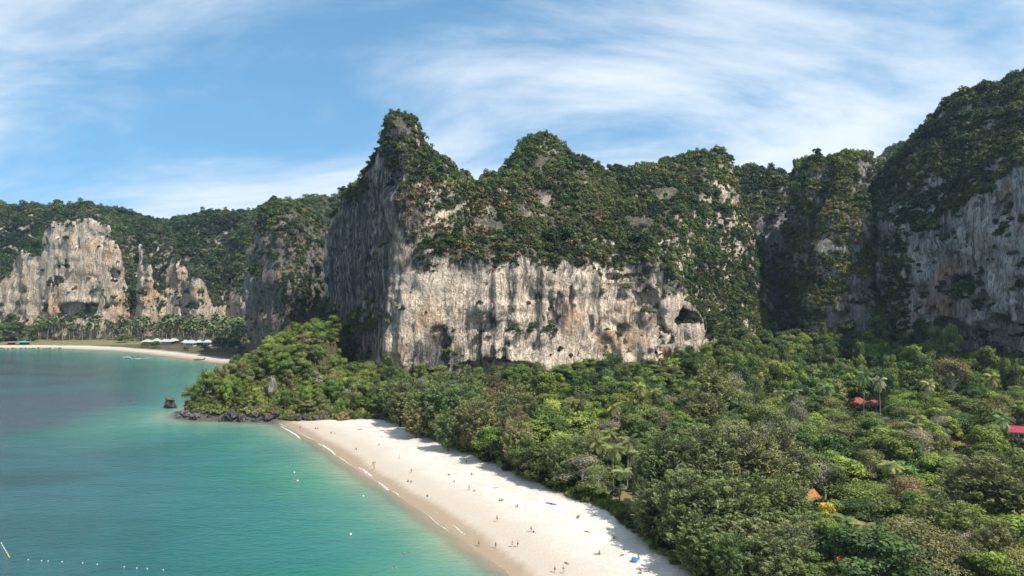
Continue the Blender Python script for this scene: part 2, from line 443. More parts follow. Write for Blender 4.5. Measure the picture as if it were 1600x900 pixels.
hx = np.exp(-(((P[:, 0] - 36) / 16) ** 2 + ((P[:, 1] - 205) / 16) ** 2)) + sstep(775, 790, P[:, 1]) * sstep(840, 815, P[:, 1]) * (P[:, 0] < -250)
attr(me, 'grass', np.clip(hx * 1.4, 0, 1))
t = NT('ground_sand_soil'); p = t.pos()
n1, n2 = t.noise(p, 0.12, 5), t.noise(p, 1.3, 4)
n3 = t.noise(p, 0.55, 6, 0.7)
dry = t.mix(t.rng(t.math('ADD', t.math('MULTIPLY', n1, 0.5), t.math('MULTIPLY', n3, 0.5)), 0.36, 0.64), (0.615, 0.565, 0.495), (0.49, 0.445, 0.385))
c = t.mix(t.attr('damp').outputs['Fac'], dry, (0.47, 0.405, 0.33))
c = t.mix(t.attr('wet').outputs['Fac'], c, (0.33, 0.245, 0.17))
floor_ = t.mix(t.rng(t.math('ADD', t.math('MULTIPLY', n1, 0.5), t.math('MULTIPLY', n2, 0.5)), 0.35, 0.65), (0.05, 0.055, 0.022), (0.115, 0.09, 0.055))
floor_ = t.mix(t.attr('grass').outputs['Fac'], floor_, t.mix(n2, (0.15, 0.15, 0.05), (0.21, 0.17, 0.09)))
c = t.mix(t.attr('rocky').outputs['Fac'], c, t.mix(n2, (0.05, 0.048, 0.045), (0.13, 0.12, 0.105)))
c = t.mix(t.attr('forest').outputs['Fac'], c, floor_)
me.materials.append(t.done(t.bsdf(c, t.mix(t.attr('wet').outputs['Fac'], (0.95,) * 3, (0.45,) * 3), t.bump(t.math('ADD', t.math('ADD', n2, n3), n1), 0.3, 0.6), 0.2)))
prop(mobj('ground', me), 'pale sand beach and the forest floor behind it', 'ground', kind='structure')

# ------------------------------------------------------------------ sea
WX = dense_axis([(-720, -180, 5), (-180, 70, 1.6)], 7000)
WY = dense_axis([(90, 380, 1.6), (380, 780, 5)], 7000)
P, Q = grid_mesh(WX, WY)
ds = poly_sd(P, LAND)
keep = (ds[Q] > -14).any(1); Q = Q[keep]
used = np.unique(Q); re = np.full(len(P), -1); re[used] = np.arange(len(used)); P, ds, Q = P[used], ds[used], re[Q]
me = mesh_np('sea', np.c_[P, np.zeros(len(P))], Q, smooth=True)
dsn = ds + pnoise(P, (30, 30, 1), 1) * 5 * sstep(3, 25, ds) + pnoise(P, (11, 11, 1), 2) * 2.0 * sstep(2, 20, ds)
attr(me, 'depth', dsn)
c0 = np.array(PX(95, 372)); e = (P - c0) / np.array([95, 66])
reef = sstep(1.15, 0.75, np.hypot(e[:, 0], e[:, 1]) + pnoise(P, (38, 38, 1), 7) * 0.25)
attr(me, 'reef', reef * sstep(30, 70, ds) * 0.85)
t = NT('sea_water'); p = t.pos(); dp = t.attr('depth').outputs['Fac']
r = t.new('ShaderNodeValToRGB'); cr = r.color_ramp
t.put(r.inputs[0], t.math('DIVIDE', dp, 160.0, clamp=True))
for i, (ps, cl) in enumerate([(0.0, (0.32, 0.30, 0.20)), (0.055, (0.175, 0.275, 0.18)), (0.12, (0.070, 0.220, 0.152)), (0.24, (0.022, 0.150, 0.116)), (0.42, (0.006, 0.088, 0.086)), (0.7, (0.004, 0.048, 0.058)), (1.0, (0.005, 0.036, 0.050))]):
    el = cr.elements[i] if i < 2 else cr.elements.new(ps)
    el.position = ps; el.color = (*cl, 1)
lg = t.noise(p, 0.018, 4, 0.5, 0.5, (1, 1.6, 1))
wc = t.mix(t.rng(lg, 0.35, 0.65, 0, 0.35), r.outputs[0], (0.03, 0.14, 0.17))
wc = t.mix(t.attr('reef').outputs['Fac'], wc, (0.030, 0.058, 0.085))
w1 = t.noise(p, 1.0, 3, 0.55, 0.3, (0.35, 0.62, 1)); w2 = t.noise(p, 1.0, 3, 0.6, 0.2, (1.3, 1.9, 1)); w3 = t.noise(p, 1.0, 2, 0.5, 0.3, (0.05, 0.11, 1))
hb = t.math('ADD', t.math('ADD', t.math('MULTIPLY', w1, 0.8), t.math('MULTIPLY', w2, 0.35)), t.math('MULTIPLY', w3, 1.2))
al = t.rng(t.math('ADD', dp, t.math('MULTIPLY', w3, 3.0)), 0.6, 9.0, 0.15, 1.0)
sh = t.bsdf(wc, 0.14, t.bump(hb, 0.5, 0.85), 0.5, IOR=1.33, Alpha=al)
me.materials.append(t.done(sh))
prop(mobj('water', me), 'calm turquoise sea of the bay', 'water', kind='structure')

# ------------------------------------------------------------------ cliffs
def K(px, py, Y): return WP(px, py, Y)
CLIFFS = {}
def build_cliff(name, label, lo, hi, h, poly, tops, mat, seed, caves=(), amp=1.0, stains=(), greys_and_shade=(), under=5.0, lam=2.0, batter=0.02, topamp=1.0):
    xs = np.arange(lo[0], hi[0], h, dtype=np.float32); ys = np.arange(lo[1], hi[1], h, dtype=np.float32); zs = np.arange(lo[2], hi[2], h, dtype=np.float32)
    X, Y = np.meshgrid(xs, ys, indexing='ij'); P = np.c_[X.ravel(), Y.ravel()].astype(np.float64)
    wx = P + np.c_[pnoise(P, (34, 34, 1), seed), pnoise(P, (34, 34, 1), seed + 9)] * 5 * amp + np.c_[pnoise(P, (13, 13, 1), seed + 3), pnoise(P, (13, 13, 1), seed + 5)] * 2.4 * amp
    s2 = poly_sd(wx, poly).reshape(X.shape).astype(np.float32)
    tps = TPS(tops, lam)
    top = tps(P).reshape(X.shape) + (pnoise(P, (22, 22, 1), seed + 1) * 4.0 + pnoise(P, (9, 9, 1), seed + 2) * 2.0 + 2.6 - np.abs(pnoise(P, (17, 17, 1), seed + 6)) * 8.0).reshape(X.shape) * topamp
    gx, gy = np.gradient(top, h); ig = (1 / np.sqrt(1 + gx ** 2 + gy ** 2)).astype(np.float32)
    top = top.astype(np.float32)
    G = lambda c, s: gnoise(xs, ys, zs, c, seed * 100 + s)
    iso = G((27, 27, 27), 1) * 3.6 + G((34, 34, 13), 11) * 2.4 - np.abs(G((14, 14, 17), 2)) * 4.0 - np.abs(G((7, 7, 9), 3)) * 2.6 + 2.4
    iso += np.abs(G((3.6, 3.6, 4.6), 4)) * 1.3
    iso *= amp
    fl = G((9, 9, 70), 5) * 1.6 - np.abs(G((6.5, 6.5, 60), 6)) * 3.0 - np.abs(G((3.4, 3.4, 26), 8)) * 1.1 + 1.8
    if h < 1.8: fl += G((2.3, 2.3, 15), 7) * 0.6
    fl *= amp
    fw = s2[:, :, None] + iso
    fw += fl
    fw += (batter * zs + under * np.exp(-np.maximum(zs - 2, 0) / 9.0))[None, None]
    ft = (zs[None, None] - top[:, :, None]) * ig[:, :, None] + iso * 0.55 + fl * 0.35
    del iso, fl
    k = 3.0
    hh = np.maximum(k - np.abs(fw - ft), 0) / k
    f = np.maximum(fw, ft) + hh * hh * (k / 4)
    wallness = None
    for (c, r) in caves:
        i0 = [max(0, int((c[a] - 1.6 * r[a] - o) / h)) for a, o in enumerate(lo)]; i1 = [int((c[a] + 1.6 * r[a] - o) / h) + 2 for a, o in enumerate(lo)]
        sx, sy, sz = xs[i0[0]:i1[0]], ys[i0[1]:i1[1]], zs[i0[2]:i1[2]]
        if not (len(sx) and len(sy) and len(sz)): continue
        d = np.sqrt(((sx[:, None, None] - c[0]) / r[0]) ** 2 + ((sy[None, :, None] - c[1]) / r[1]) ** 2 + ((sz[None, None] - c[2]) / r[2]) ** 2)
        g = (1 - d) * min(r) + gnoise(sx, sy, sz, [v * 0.55 for v in r], seed + 77 + int(r[0] * 7)) * 0.55 * min(r) + gnoise(sx, sy, sz, (3, 3, 3), seed + 78) * 0.9
        blk = f[i0[0]:i1[0], i0[1]:i1[1], i0[2]:i1[2]]; np.maximum(blk, g.astype(np.float32), out=blk)
    V, Q = surface_nets(f, lo, h)
    ii = np.clip(((V - np.array(lo)) / h).round().astype(int), 0, np.array(f.shape) - 1)
    wall = sstep(-1.0, 3.0, (fw - ft)[ii[:, 0], ii[:, 1], ii[:, 2]])
    del f, fw, ft
    me = mesh_np(name, V, Q, [mat], smooth=True)
    n = np.empty(len(V) * 3, dtype=np.float32); me.vertex_normals.foreach_get('vector', n); n = n.reshape(-1, 3)
    soil = (1 - wall) * sstep(0.15, 0.6, n[:, 2] + pnoise(V, 7, seed + 4) * 0.3)
    attr(me, 'soil', soil)
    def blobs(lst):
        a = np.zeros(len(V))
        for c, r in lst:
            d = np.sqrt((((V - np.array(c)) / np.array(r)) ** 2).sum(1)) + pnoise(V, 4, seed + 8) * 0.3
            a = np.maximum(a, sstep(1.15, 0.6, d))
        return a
    attr(me, 'stain', blobs(stains)); attr(me, 'grey', blobs(greys_and_shade))
    o = prop(mobj(name, me), label, 'cliff', kind='structure')
    CLIFFS[label] = dict(o=o, V=V, Q=Q, n=n, wall=wall, poly=poly)
    return CLIFFS[label]

MAIN_POLY = [PX(622, 419), PX(690, 424), PX(760, 431), PX(830, 439), PX(900, 446), PX(960, 453), PX(1010, 462), PX(1060, 470), PX(1100, 476), PX(1145, 484), PX(1190, 510), (216, 560), (215, 690), (-130, 690), (-165, 610), PX(505, 545), PX(530, 512), PX(555, 484), PX(584, 451)]
MAIN_TOPS = [K(622, 178, 440), K(638, 182, 450), K(648, 194, 454), K(603, 196, 446), K(657, 212, 452), K(668, 240, 454), K(700, 262, 462), K(728, 283, 472), K(742, 292, 492), K(765, 283, 515), K(790, 272, 522), K(812, 240, 528), K(838, 208, 534), K(862, 220, 534), K(885, 238, 534), K(915, 258, 534), K(945, 276, 536), K(965, 280, 540), K(985, 264, 546), K(1060, 257, 560), K(1120, 254, 570), K(1143, 256, 574), K(1152, 290, 575), K(1166, 350, 562), K(1184, 420, 562),
             K(583, 226, 458), K(566, 250, 474), K(546, 285, 496), K(518, 302, 535), K(505, 330, 552),
             K(628, 262, 424), K(645, 300, 427), K(645, 385, 424), K(690, 340, 437), K(700, 396, 429), K(760, 340, 456), K(762, 394, 435), K(830, 330, 474), K(845, 398, 444), K(900, 320, 490), K(905, 408, 450), K(960, 330, 490), K(965, 415, 458), K(1030, 320, 515), K(1020, 400, 468), K(1060, 420, 478), K(1070, 360, 500), K(1105, 490, 490), K(1120, 400, 515), K(1130, 330, 545), K(1140, 460, 520), K(1118, 520, 482), K(1150, 535, 494), K(1185, 545, 518), K(1190, 490, 545), K(1170, 455, 535),
             (-70, 520, 110), (-40, 560, 100), (40, 620, 110), (140, 640, 110), (-130, 600, 80), (-60, 670, 80), (60, 680, 90), (200, 660, 90)]
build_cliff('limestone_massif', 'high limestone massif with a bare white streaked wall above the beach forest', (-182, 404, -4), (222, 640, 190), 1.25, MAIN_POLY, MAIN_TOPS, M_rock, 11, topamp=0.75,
    caves=[(K(1065, 492, 478), (13, 10, 7)), (K(1012, 470, 462), (10, 6, 9)), (K(975, 516, 458), (5, 7, 5)), (K(930, 512, 450), (4, 7, 9)), (K(770, 575, 433), (26, 8, 6)), (K(690, 598, 426), (16, 9, 8)), (K(870, 505, 443), (7, 3, 14)), (K(1040, 540, 468), (7, 5, 12)), (K(1000, 430, 462), (18, 4, 8)), (K(1100, 520, 486), (7, 6, 8))],
    stains=[(K(893, 503, 446), (8, 11, 12)), (K(985, 530, 460), (15, 11, 9)), (K(950, 535, 455), (11, 11, 8)), (K(670, 500, 425), (9, 10, 16)), (K(1050, 560, 470), (12, 10, 8)), (K(640, 300, 425), (5, 9, 10)), (K(628, 340, 422), (3, 8, 12)), (K(528, 400, 525), (8, 14, 12)), (K(630, 580, 420), (6, 8, 6)), (K(680, 510, 426), (8, 8, 12)), (K(1055, 480, 474), (6, 8, 5))],
    greys_and_shade=[(K(875, 485, 443), (7, 9, 13)), (K(650, 410, 424), (12, 8, 8)), (K(700, 560, 427), (26, 9, 18)), (K(740, 405, 431), (20, 8, 8)), (K(800, 440, 436), (3.5, 9, 26)), (K(842, 470, 440), (3, 9, 30)), (K(935, 440, 450), (6, 9, 22)), (K(1005, 425, 462), (8, 9, 18)), (K(770, 480, 432), (2.5, 9, 30)), (K(612, 250, 430), (17, 24, 62)), (K(640, 330, 426), (12, 14, 24)), (K(1060, 430, 474), (26, 12, 14)), (K(552, 380, 484), (56, 80, 110)), (K(530, 450, 515), (46, 70, 80)), (K(590, 430, 449), (24, 30, 70))])  # narrow ones are grey streaks; the big left-face blobs are painted shade

RIGHT_POLY = [PX(1396, 482), PX(1440, 458), PX(1500, 432), PX(1550, 414), PX(1600, 399), PX(1680, 376), (400, 340), (460, 330), (470, 610), (300, 610), (268, 540)]
RIGHT_TOPS = [K(1403, 330, 492), K(1412, 285, 494), K(1430, 240, 494), K(1455, 205, 494), K(1480, 175, 496), K(1505, 153, 496), K(1530, 138, 498), K(1565, 128, 498), K(1600, 116, 498), K(1680, 98, 498), K(1750, 95, 490), K(1404, 345, 482), K(1425, 352, 468), K(1480, 322, 444), K(1540, 290, 424), K(1600, 232, 406), K(1660, 205, 392), K(1480, 240, 470), K(1540, 200, 460), K(1600, 160, 450), K(1430, 290, 478), (400, 350, 150), (450, 360, 150), (300, 590, 140), (450, 590, 150), (380, 560, 190)]
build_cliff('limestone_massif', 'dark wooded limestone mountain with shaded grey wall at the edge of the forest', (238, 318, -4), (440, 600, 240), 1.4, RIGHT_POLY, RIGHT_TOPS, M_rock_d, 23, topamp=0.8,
    caves=[(K(1565, 530, 408), (20, 22, 13)), (K(1530, 470, 422), (7, 12, 5)), (K(1500, 440, 436), (8, 10, 6)), (K(1480, 540, 442), (12, 20, 14))],
    stains=[(K(1500, 310, 436), (6, 12, 7)), (K(1590, 240, 404), (8, 10, 9)), (K(1480, 430, 440), (10, 14, 6)), (K(1575, 290, 412), (8, 10, 5))], amp=1.6)

MID_POLY = [PX(1243, 532), PX(1275, 503), PX(1320, 494), PX(1362, 492), PX(1390, 502), (288, 560), (295, 640), (240, 640), (224, 575)]
MID_TOPS = [K(1236, 288, 560), K(1262, 272, 545), K(1300, 252, 538), K(1335, 246, 536), K(1365, 252, 538), K(1388, 280, 540), K(1245, 360, 545), K(1262, 440, 532), K(1280, 350, 516), K(1310, 300, 518), K(1340, 350, 506), K(1330, 430, 501), K(1370, 330, 514), K(1385, 400, 514), K(1300, 420, 504), (205, 600, 125), (285, 600, 125), (200, 635, 90), (285, 635, 90)]
build_cliff('limestone_pillar', 'scrub covered limestone pillar between the two dark gullies', (186, 484, -4), (300, 640, 185), 1.4, MID_POLY, MID_TOPS, M_rock_p, 31, amp=1.5,
    stains=[(K(1345, 480, 500), (6, 8, 6))])

BACK_POLY = [PX(1120, 620), PX(1180, 615), PX(1230, 620), PX(1300, 640), (320, 760), (150, 760)]
BACK_TOPS = [K(1148, 276, 640), K(1180, 272, 640), K(1215, 285, 640), K(1240, 300, 640), K(1160, 330, 620), K(1200, 350, 618), K(1230, 340, 622), K(1290, 330, 650), (180, 750, 130), (300, 750, 130)]
build_cliff('limestone_hill', 'hazy wooded hill closing the gully behind the white cliff', (140, 600, 20), (330, 740, 185), 2.2, BACK_POLY, BACK_TOPS, M_rock_g, 41, amp=1.2)

PIL_POLY = [PX(388, 618), PX(402, 598), PX(430, 590), PX(455, 590), PX(478, 600), PX(496, 625), (-150, 720), (-240, 720)]
PIL_TOPS = [K(388, 350, 640), K(400, 330, 640), K(435, 318, 640), K(465, 325, 640), K(488, 345, 645), K(393, 372, 615), K(410, 365, 604), K(440, 365, 600), K(470, 372, 606), K(490, 400, 620), K(455, 440, 592), K(480, 470, 600), (-160, 700, 110), (-235, 700, 110)]
build_cliff('limestone_pillar', 'grey limestone pillar standing at the end of the far beach', (-262, 572, -4), (-146, 715, 165), 1.8, PIL_POLY, PIL_TOPS, M_rock_q, 47, amp=1.1,
    stains=[(K(400, 420, 602), (7, 10, 16)), (K(440, 430, 594), (12, 8, 8))])

FAR_POLY = [(-1000, 900), (-860, 885), (-760, 870), PX(-40, 872), PX(18, 872), PX(40, 862), PX(62, 866), PX(72, 856), PX(110, 848), PX(150, 846), PX(185, 852), PX(205, 872), PX(212, 858), PX(232, 852), PX(248, 870), PX(262, 880), PX(276, 868), PX(290, 876), PX(300, 858), PX(316, 858), PX(328, 880), PX(352, 900), PX(378, 880), PX(392, 868), (-200, 860), (-150, 1100), (-1000, 1100)]
FAR_TOPS = [K(-240, 365, 960), K(-300, 470, 900), K(-180, 460, 895), K(-160, 350, 950), (-900, 1080, 100), K(-90, 345, 950), K(-40, 335, 950), K(0, 332, 950), K(60, 331, 955), K(130, 327, 955), K(180, 336, 960), K(235, 352, 965), K(270, 347, 970), K(300, 341, 970), K(335, 337, 970), K(385, 334, 975), K(-40, 450, 885), K(8, 440, 888), K(20, 400, 876), K(45, 388, 872), K(64, 402, 872), K(73, 358, 868), K(90, 352, 868), K(110, 353, 866), K(145, 362, 864), K(178, 376, 866), K(194, 440, 870), K(203, 480, 880), K(214, 410, 868), K(232, 425, 864), K(246, 470, 872), K(256, 470, 892), K(264, 402, 886), K(282, 400, 882), K(292, 440, 888), K(303, 425, 870), K(315, 430, 868), K(330, 460, 890), K(345, 480, 890), K(345, 400, 930), K(372, 395, 905), K(385, 420, 892), K(250, 400, 920), K(200, 400, 915), K(380, 480, 870),
            (-700, 1080, 110), (-450, 1080, 110), (-250, 1080, 110)]
build_cliff('limestone_cliff', 'long warm cliff with bare orange towers and a cave behind the far palm grove', (-940, 838, 4), (-215, 1010, 186), 2.0, FAR_POLY, FAR_TOPS, M_rock_f, 53, amp=0.8, topamp=0.45, under=2.0,
    caves=[(K(120, 484, 850), (22, 18, 9)), (K(100, 497, 850), (13, 14, 7)), (K(113, 415, 862), (12, 8, 7)), (K(78, 378, 868), (3, 6, 4)), (K(148, 395, 862), (8, 6, 5)), (K(95, 440, 858), (9, 6, 6)), (K(305, 478, 862), (9, 8, 5)), (K(70, 480, 860), (8, 7, 5)), (K(180, 430, 856), (6, 7, 8))],
    stains=[(K(150, 388, 862), (15, 20, 13)), (K(190, 485, 860), (19, 20, 22)), (K(85, 465, 856), (13, 18, 24)), (K(178, 395, 862), (9, 16, 18)), (K(305, 460, 866), (11, 16, 14)), (K(235, 460, 862), (9, 16, 14)), (K(35, 450, 866), (10, 16, 20))])

RIDGE_POLY = [(-400, 1060), PX(330, 1050), PX(400, 1040), PX(530, 1020), (-150, 1020), (-100, 1240), (-400, 1240)]
RIDGE_TOPS = [K(330, 338, 1090), K(385, 332, 1090), K(430, 325, 1090), K(470, 316, 1090), K(510, 308, 1090), K(560, 300, 1090), K(480, 350, 1040), K(520, 345, 1040), (-380, 1220, 120), (-120, 1220, 120)]
build_cliff('limestone_hill', 'distant hazy ridge with a grey rock face left of the peak', (-460, 1000, 40), (-150, 1200, 240), 4.0, RIDGE_POLY, RIDGE_TOPS, M_rock_g, 61, amp=1.5)
DIST_POLY = [(330, 900), (700, 900), (700, 1300), (330, 1300)]
DIST_TOPS = [K(1170, 330, 1080), K(1205, 285, 1080), K(1222, 272, 1080), K(1245, 282, 1080), K(1300, 290, 1080), K(1350, 275, 1080), K(1385, 240, 1080), K(1400, 231, 1080), K(1430, 235, 1080), (340, 960, 110), (520, 960, 130), (640, 960, 140), (380, 1260, 120), (620, 1260, 150), (640, 1100, 200)]
build_cliff('limestone_hill', 'small blue distant hill showing beside the dark mountain', (330, 980, 40), (660, 1240, 310), 5.0, DIST_POLY, DIST_TOPS, M_rock_g, 67, amp=1.5)

# ------------------------------------------------------------------ foliage meshes
def leaves(name, C, N, S, asp, mat, rng, lv=None, T=None):
    """rhombic leaf faces at C facing N, half length S; T = preferred long axis"""
    n = len(C); N = N / np.maximum(np.linalg.norm(N, axis=1), 1e-6)[:, None]
    R = rng.normal(size=(n, 3)) if T is None else T + rng.normal(size=(n, 3)) * 0.18
    U = R - (R * N).sum(1)[:, None] * N; U /= np.maximum(np.linalg.norm(U, axis=1), 1e-6)[:, None]
    W = np.cross(N, U); S = np.broadcast_to(S, (n,))[:, None]
    V = np.stack([C - U * S, C - W * S * asp, C + U * S, C + W * S * asp], 1).reshape(-1, 3)
    Q = np.arange(4 * n).reshape(-1, 4)
    me = mesh_np(name, V, Q, [mat])
    attr(me, 'lv', rng.uniform(0, 1, n) if lv is None else lv, 'FACE')
    return me
def usph(rng, n):
    d = rng.normal(size=(n, 3)); return d / np.linalg.norm(d, axis=1)[:, None]

def clump_mesh(name, mat, seed, n=260, lobes=6, size=0.62, flat=0.75):
    """one shrub or small crown about 2.5 m in radius, base at z=0"""
    rng = np.random.default_rng(seed); C, N, lv = [], [], []
    st = rng.uniform(0.75, 1.3)
    for i in range(lobes):
        a = rng.uniform(0, 6.28); r0 = 1.7 * math.sqrt(rng.uniform(0, 1)) if i else 0; r = rng.uniform(0.45, 1.15)
        c = np.array([math.cos(a) * r0 * st, math.sin(a) * r0 / st, rng.uniform(0.35, 1.0) * 2.9 * flat * (1.1 - 0.3 * r0)])
        k = int(n / lobes * (0.35 + r * r)); d = usph(rng, k); d[:, 2] = np.where(d[:, 2] < -0.35, -d[:, 2], d[:, 2])
        C.append(c + d * r * rng.uniform(0.55, 1.2, (k, 1)) * np.array([1, 1, 0.85])); N.append(d + rng.normal(size=d.shape) * 0.6 + [0, 0, 0.35])
        lv.append(np.clip(rng.uniform(0, 0.5) + rng.uniform(0, 0.5, k), 0, 1))
    C, N = np.concatenate(C), np.concatenate(N)
    return leaves(name, C, N, rng.uniform(0.55, 1.25, len(C)) * size, 0.55, mat, rng, np.concatenate(lv))

CL_I = [bpy.data.objects.new('scrub_clump', clump_mesh('scrub_clump', M_leaf_i, 100 + i, 520 + 80 * (i % 3), 9 + i % 5, 0.30 + 0.05 * (i % 2), 0.6 + 0.2 * (i % 3))) for i in range(6)]
# drier, thinner clumps
CL_I += [bpy.data.objects.new('scrub_clump', clump_mesh('scrub_clump', M_leaf_i, 140 + i, 120, 5, 0.42, 0.8)) for i in range(2)]
SRC = bpy.data.collections.new('scrub_sources')
for o in CL_I: SRC.objects.link(o)

def scatter_group():
    g = bpy.data.node_groups.new('scatter_scrub', 'GeometryNodeTree')
    g.interface.new_socket('Geometry', in_out='INPUT', socket_type='NodeSocketGeometry')
    g.interface.new_socket('Geometry', in_out='OUTPUT', socket_type='NodeSocketGeometry')
    gi, go = g.nodes.new('NodeGroupInput'), g.nodes.new('NodeGroupOutput')
    ci = g.nodes.new('GeometryNodeCollectionInfo'); ci.inputs['Collection'].default_value = SRC
    ci.inputs['Separate Children'].default_value = True; ci.inputs['Reset Children'].default_value = True
    ip = g.nodes.new('GeometryNodeInstanceOnPoints'); ip.inputs['Pick Instance'].default_value = True
    def na(nm, tp):
        n = g.nodes.new('GeometryNodeInputNamedAttribute'); n.data_type = tp; n.inputs[0].default_value = nm; return n.outputs['Attribute']
    L = g.links.new
    L(gi.outputs[0], ip.inputs['Points']); L(ci.outputs[0], ip.inputs['Instance'])
    L(na('pick', 'INT'), ip.inputs['Instance Index'])
    e2r = g.nodes.new('FunctionNodeEulerToRotation'); L(na('rot', 'FLOAT_VECTOR'), e2r.inputs[0]); L(e2r.outputs[0], ip.inputs['Rotation'])
    L(na('scl', 'FLOAT_VECTOR'), ip.inputs['Scale'])
    L(ip.outputs[0], go.inputs[0])
    return g
SG = scatter_group()
def stuff(name, label, P, scl, tint, rng, dry=None, tilt=0.15, cat='scrub'):
    n = len(P); me = mesh_np(name, P, np.zeros((0, 4), dtype=np.int32))
    pk = rng.integers(0, 6, n) if dry is None else np.where(dry, rng.integers(6, 8, n), rng.integers(0, 6, n))
    a = me.attributes.new('pick', 'INT', 'POINT'); a.data.foreach_set('value', pk.astype(np.int32))
    attr(me, 'rot', np.c_[rng.normal(0, tilt, n), rng.normal(0, tilt, n), rng.uniform(0, 6.28, n)], typ='FLOAT_VECTOR')
    attr(me, 'scl', np.c_[scl, scl, scl * rng.uniform(0.8, 1.3, n)], typ='FLOAT_VECTOR')
    attr(me, 'tint', np.c_[tint, np.ones(n)], typ='FLOAT_COLOR')
    o = mobj(name, me); md = o.modifiers.new('scatter', 'NODES'); md.node_group = SG
    return prop(o, label, cat, kind='stuff')

GREENS = np.array([(0.026, 0.045, 0.016), (0.034, 0.058, 0.019), (0.050, 0.078, 0.022), (0.072, 0.100, 0.026), (0.085, 0.092, 0.040), (0.125, 0.138, 0.036)])
DRY = np.array([(0.15, 0.105, 0.05), (0.17, 0.115, 0.05), (0.13, 0.105, 0.075), (0.15, 0.125, 0.065), (0.22, 0.135, 0.045)])
def cliff_scrub(label, text, seed, dens, base=0.9, wallp=0.0, dryf=None, patches=(), zmin=-1, thresh=-0.15, walln=0.35, bare=()):
    c = CLIFFS[label]; rng = np.random.default_rng(seed); V, Q = c['V'], c['Q']
    A, B, C_, D = V[Q[:, 0]], V[Q[:, 1]], V[Q[:, 2]], V[Q[:, 3]]
    nn = np.cross(C_ - A, D - B); ar = np.linalg.norm(nn, axis=1) * 0.5; nn /= np.maximum(ar * 2, 1e-6)[:, None]
    ce = (A + B + C_ + D) / 4; wall = c['wall'][Q].mean(1)
    nz = pnoise(ce, 16, seed) * 0.6 + pnoise(ce, 6, seed + 1) * 0.4
    thin = sstep(-0.55, 0.25, pnoise(ce, 30, seed + 7) + pnoise(ce, 9, seed + 8) * 0.7)
    pt = (1 - wall) * sstep(thresh, thresh + 0.3, nn[:, 2] + nz * 0.6 + 0.05) * (0.62 + 0.38 * thin)
    pw = wall * (wallp * sstep(0.1, 0.5, nz + 0.25 + 0.3 * (wallp > 0.5)) + sstep(walln, walln + 0.25, nn[:, 2] + nz * 0.25) * 0.6)
    p = np.maximum(pt, pw)
    for cc, rr, a in patches:
        d = np.sqrt((((ce - np.array(cc)) / np.array(rr)) ** 2).sum(1)); p = np.maximum(p, a * sstep(1.15, 0.7, d + nz * 0.4))
    for cc, rr in bare:
        d = np.sqrt((((ce - np.array(cc)) / np.array(rr)) ** 2).sum(1)); p *= sstep(0.75, 1.15, d + nz * 0.4)
    d = ce - np.array([0, 0, CAMZ]); away = (nn * d).sum(1) / np.linalg.norm(d, axis=1)
    p *= (ce[:, 2] > zmin) * (away < 0.35)
    k = rng.poisson(ar * dens * p); idx = np.repeat(np.arange(len(Q)), k)
    Pt = ce[idx] + rng.normal(0, 0.3, (len(idx), 3)); Nn = nn[idx]
    Pt = Pt - Nn * 0.3; Pt[:, 2] -= 0.7 * base
    sc_ = base * np.exp(rng.normal(0, 0.34, len(idx)) + 0.35 * pnoise(Pt, 15, seed + 6)) * (0.72 + 0.28 * sstep(-0.1, 0.5, Nn[:, 2]))
    gi_ = np.clip((2.4 + 2.6 * pnoise(Pt, 20, seed + 15) + 1.8 * pnoise(Pt, 7, seed + 16) + rng.normal(0, 0.8, len(idx))), 0, len(GREENS) - 1).astype(int)
    g = GREENS[gi_] * (1 + 0.45 * pnoise(Pt, 18, seed + 5))[:, None] * rng.uniform(0.7, 1.35, (len(idx), 1))
    dry = np.zeros(len(idx), dtype=bool)
    if dryf is not None:
        dry = rng.uniform(0, 1, len(idx)) < dryf(Pt)
        g[dry] = DRY[rng.integers(0, len(DRY), dry.sum())] * rng.uniform(0.75, 1.2, (dry.sum(), 1))
    return Pt, sc_, g, dry, rng

def box_dry(Pt):
    pxs = CX + Pt[:, 0] / Pt[:, 1] * F; b = 0.06 + 0 * pxs
    n = pnoise(Pt, 13, 91)
    band = sstep(138, 120, Pt[:, 2]) * sstep(-75, -60, Pt[:, 0]) * sstep(150, 120, Pt[:, 0])
    n2 = pnoise(Pt, 28, 93); lft = sstep(1000, 700, pxs)
    return np.clip(0.02 + band * lft * (0.25 + 0.9 * n + 0.5 * n2) + band * 0.10, 0, 0.95)
NM = 'high limestone massif with a bare white streaked wall above the beach forest'
Pt, s_, g_, dr_, rng_ = cliff_scrub(NM, '', 5, 0.34, 0.85, 0.012, box_dry, zmin=8, walln=0.55, thresh=0.06,
    patches=[(K(708, 560, 425), (6, 8, 10), 0.9), (K(1130, 470, 505), (22, 30, 22), 1.0), (K(1165, 520, 545), (22, 30, 25), 1.0), (K(1175, 420, 550), (16, 25, 40), 0.9), (K(500, 500, 545), (26, 40, 14), 0.8), (K(560, 505, 484), (40, 40, 9), 0.8), (K(545, 300, 500), (34, 44, 12), 0.9), (K(640, 225, 438), (20, 22, 26), 0.9), (K(600, 205, 446), (10, 16, 10), 0.7), (K(660, 320, 428), (16, 12, 26), 0.75), (K(570, 245, 472), (14, 20, 10), 0.8), (K(1150, 440, 510), (40, 40, 50), 1.0)],
    bare=[(K(842, 262, 524), (11, 18, 13)), (K(625, 200, 434), (7, 10, 9)), (K(733, 305, 470), (5, 9, 6)), (K(1040, 300, 520), (12, 16, 6)), (K(770, 345, 450), (12, 10, 6)), (K(1000, 345, 490), (14, 12, 5))])
stuff('cliff_scrub', 'green and rusty scrub covering the slopes above the white wall', Pt, s_, g_, rng_, dr_)
NR = 'dark wooded limestone mountain with shaded grey wall at the edge of the forest'
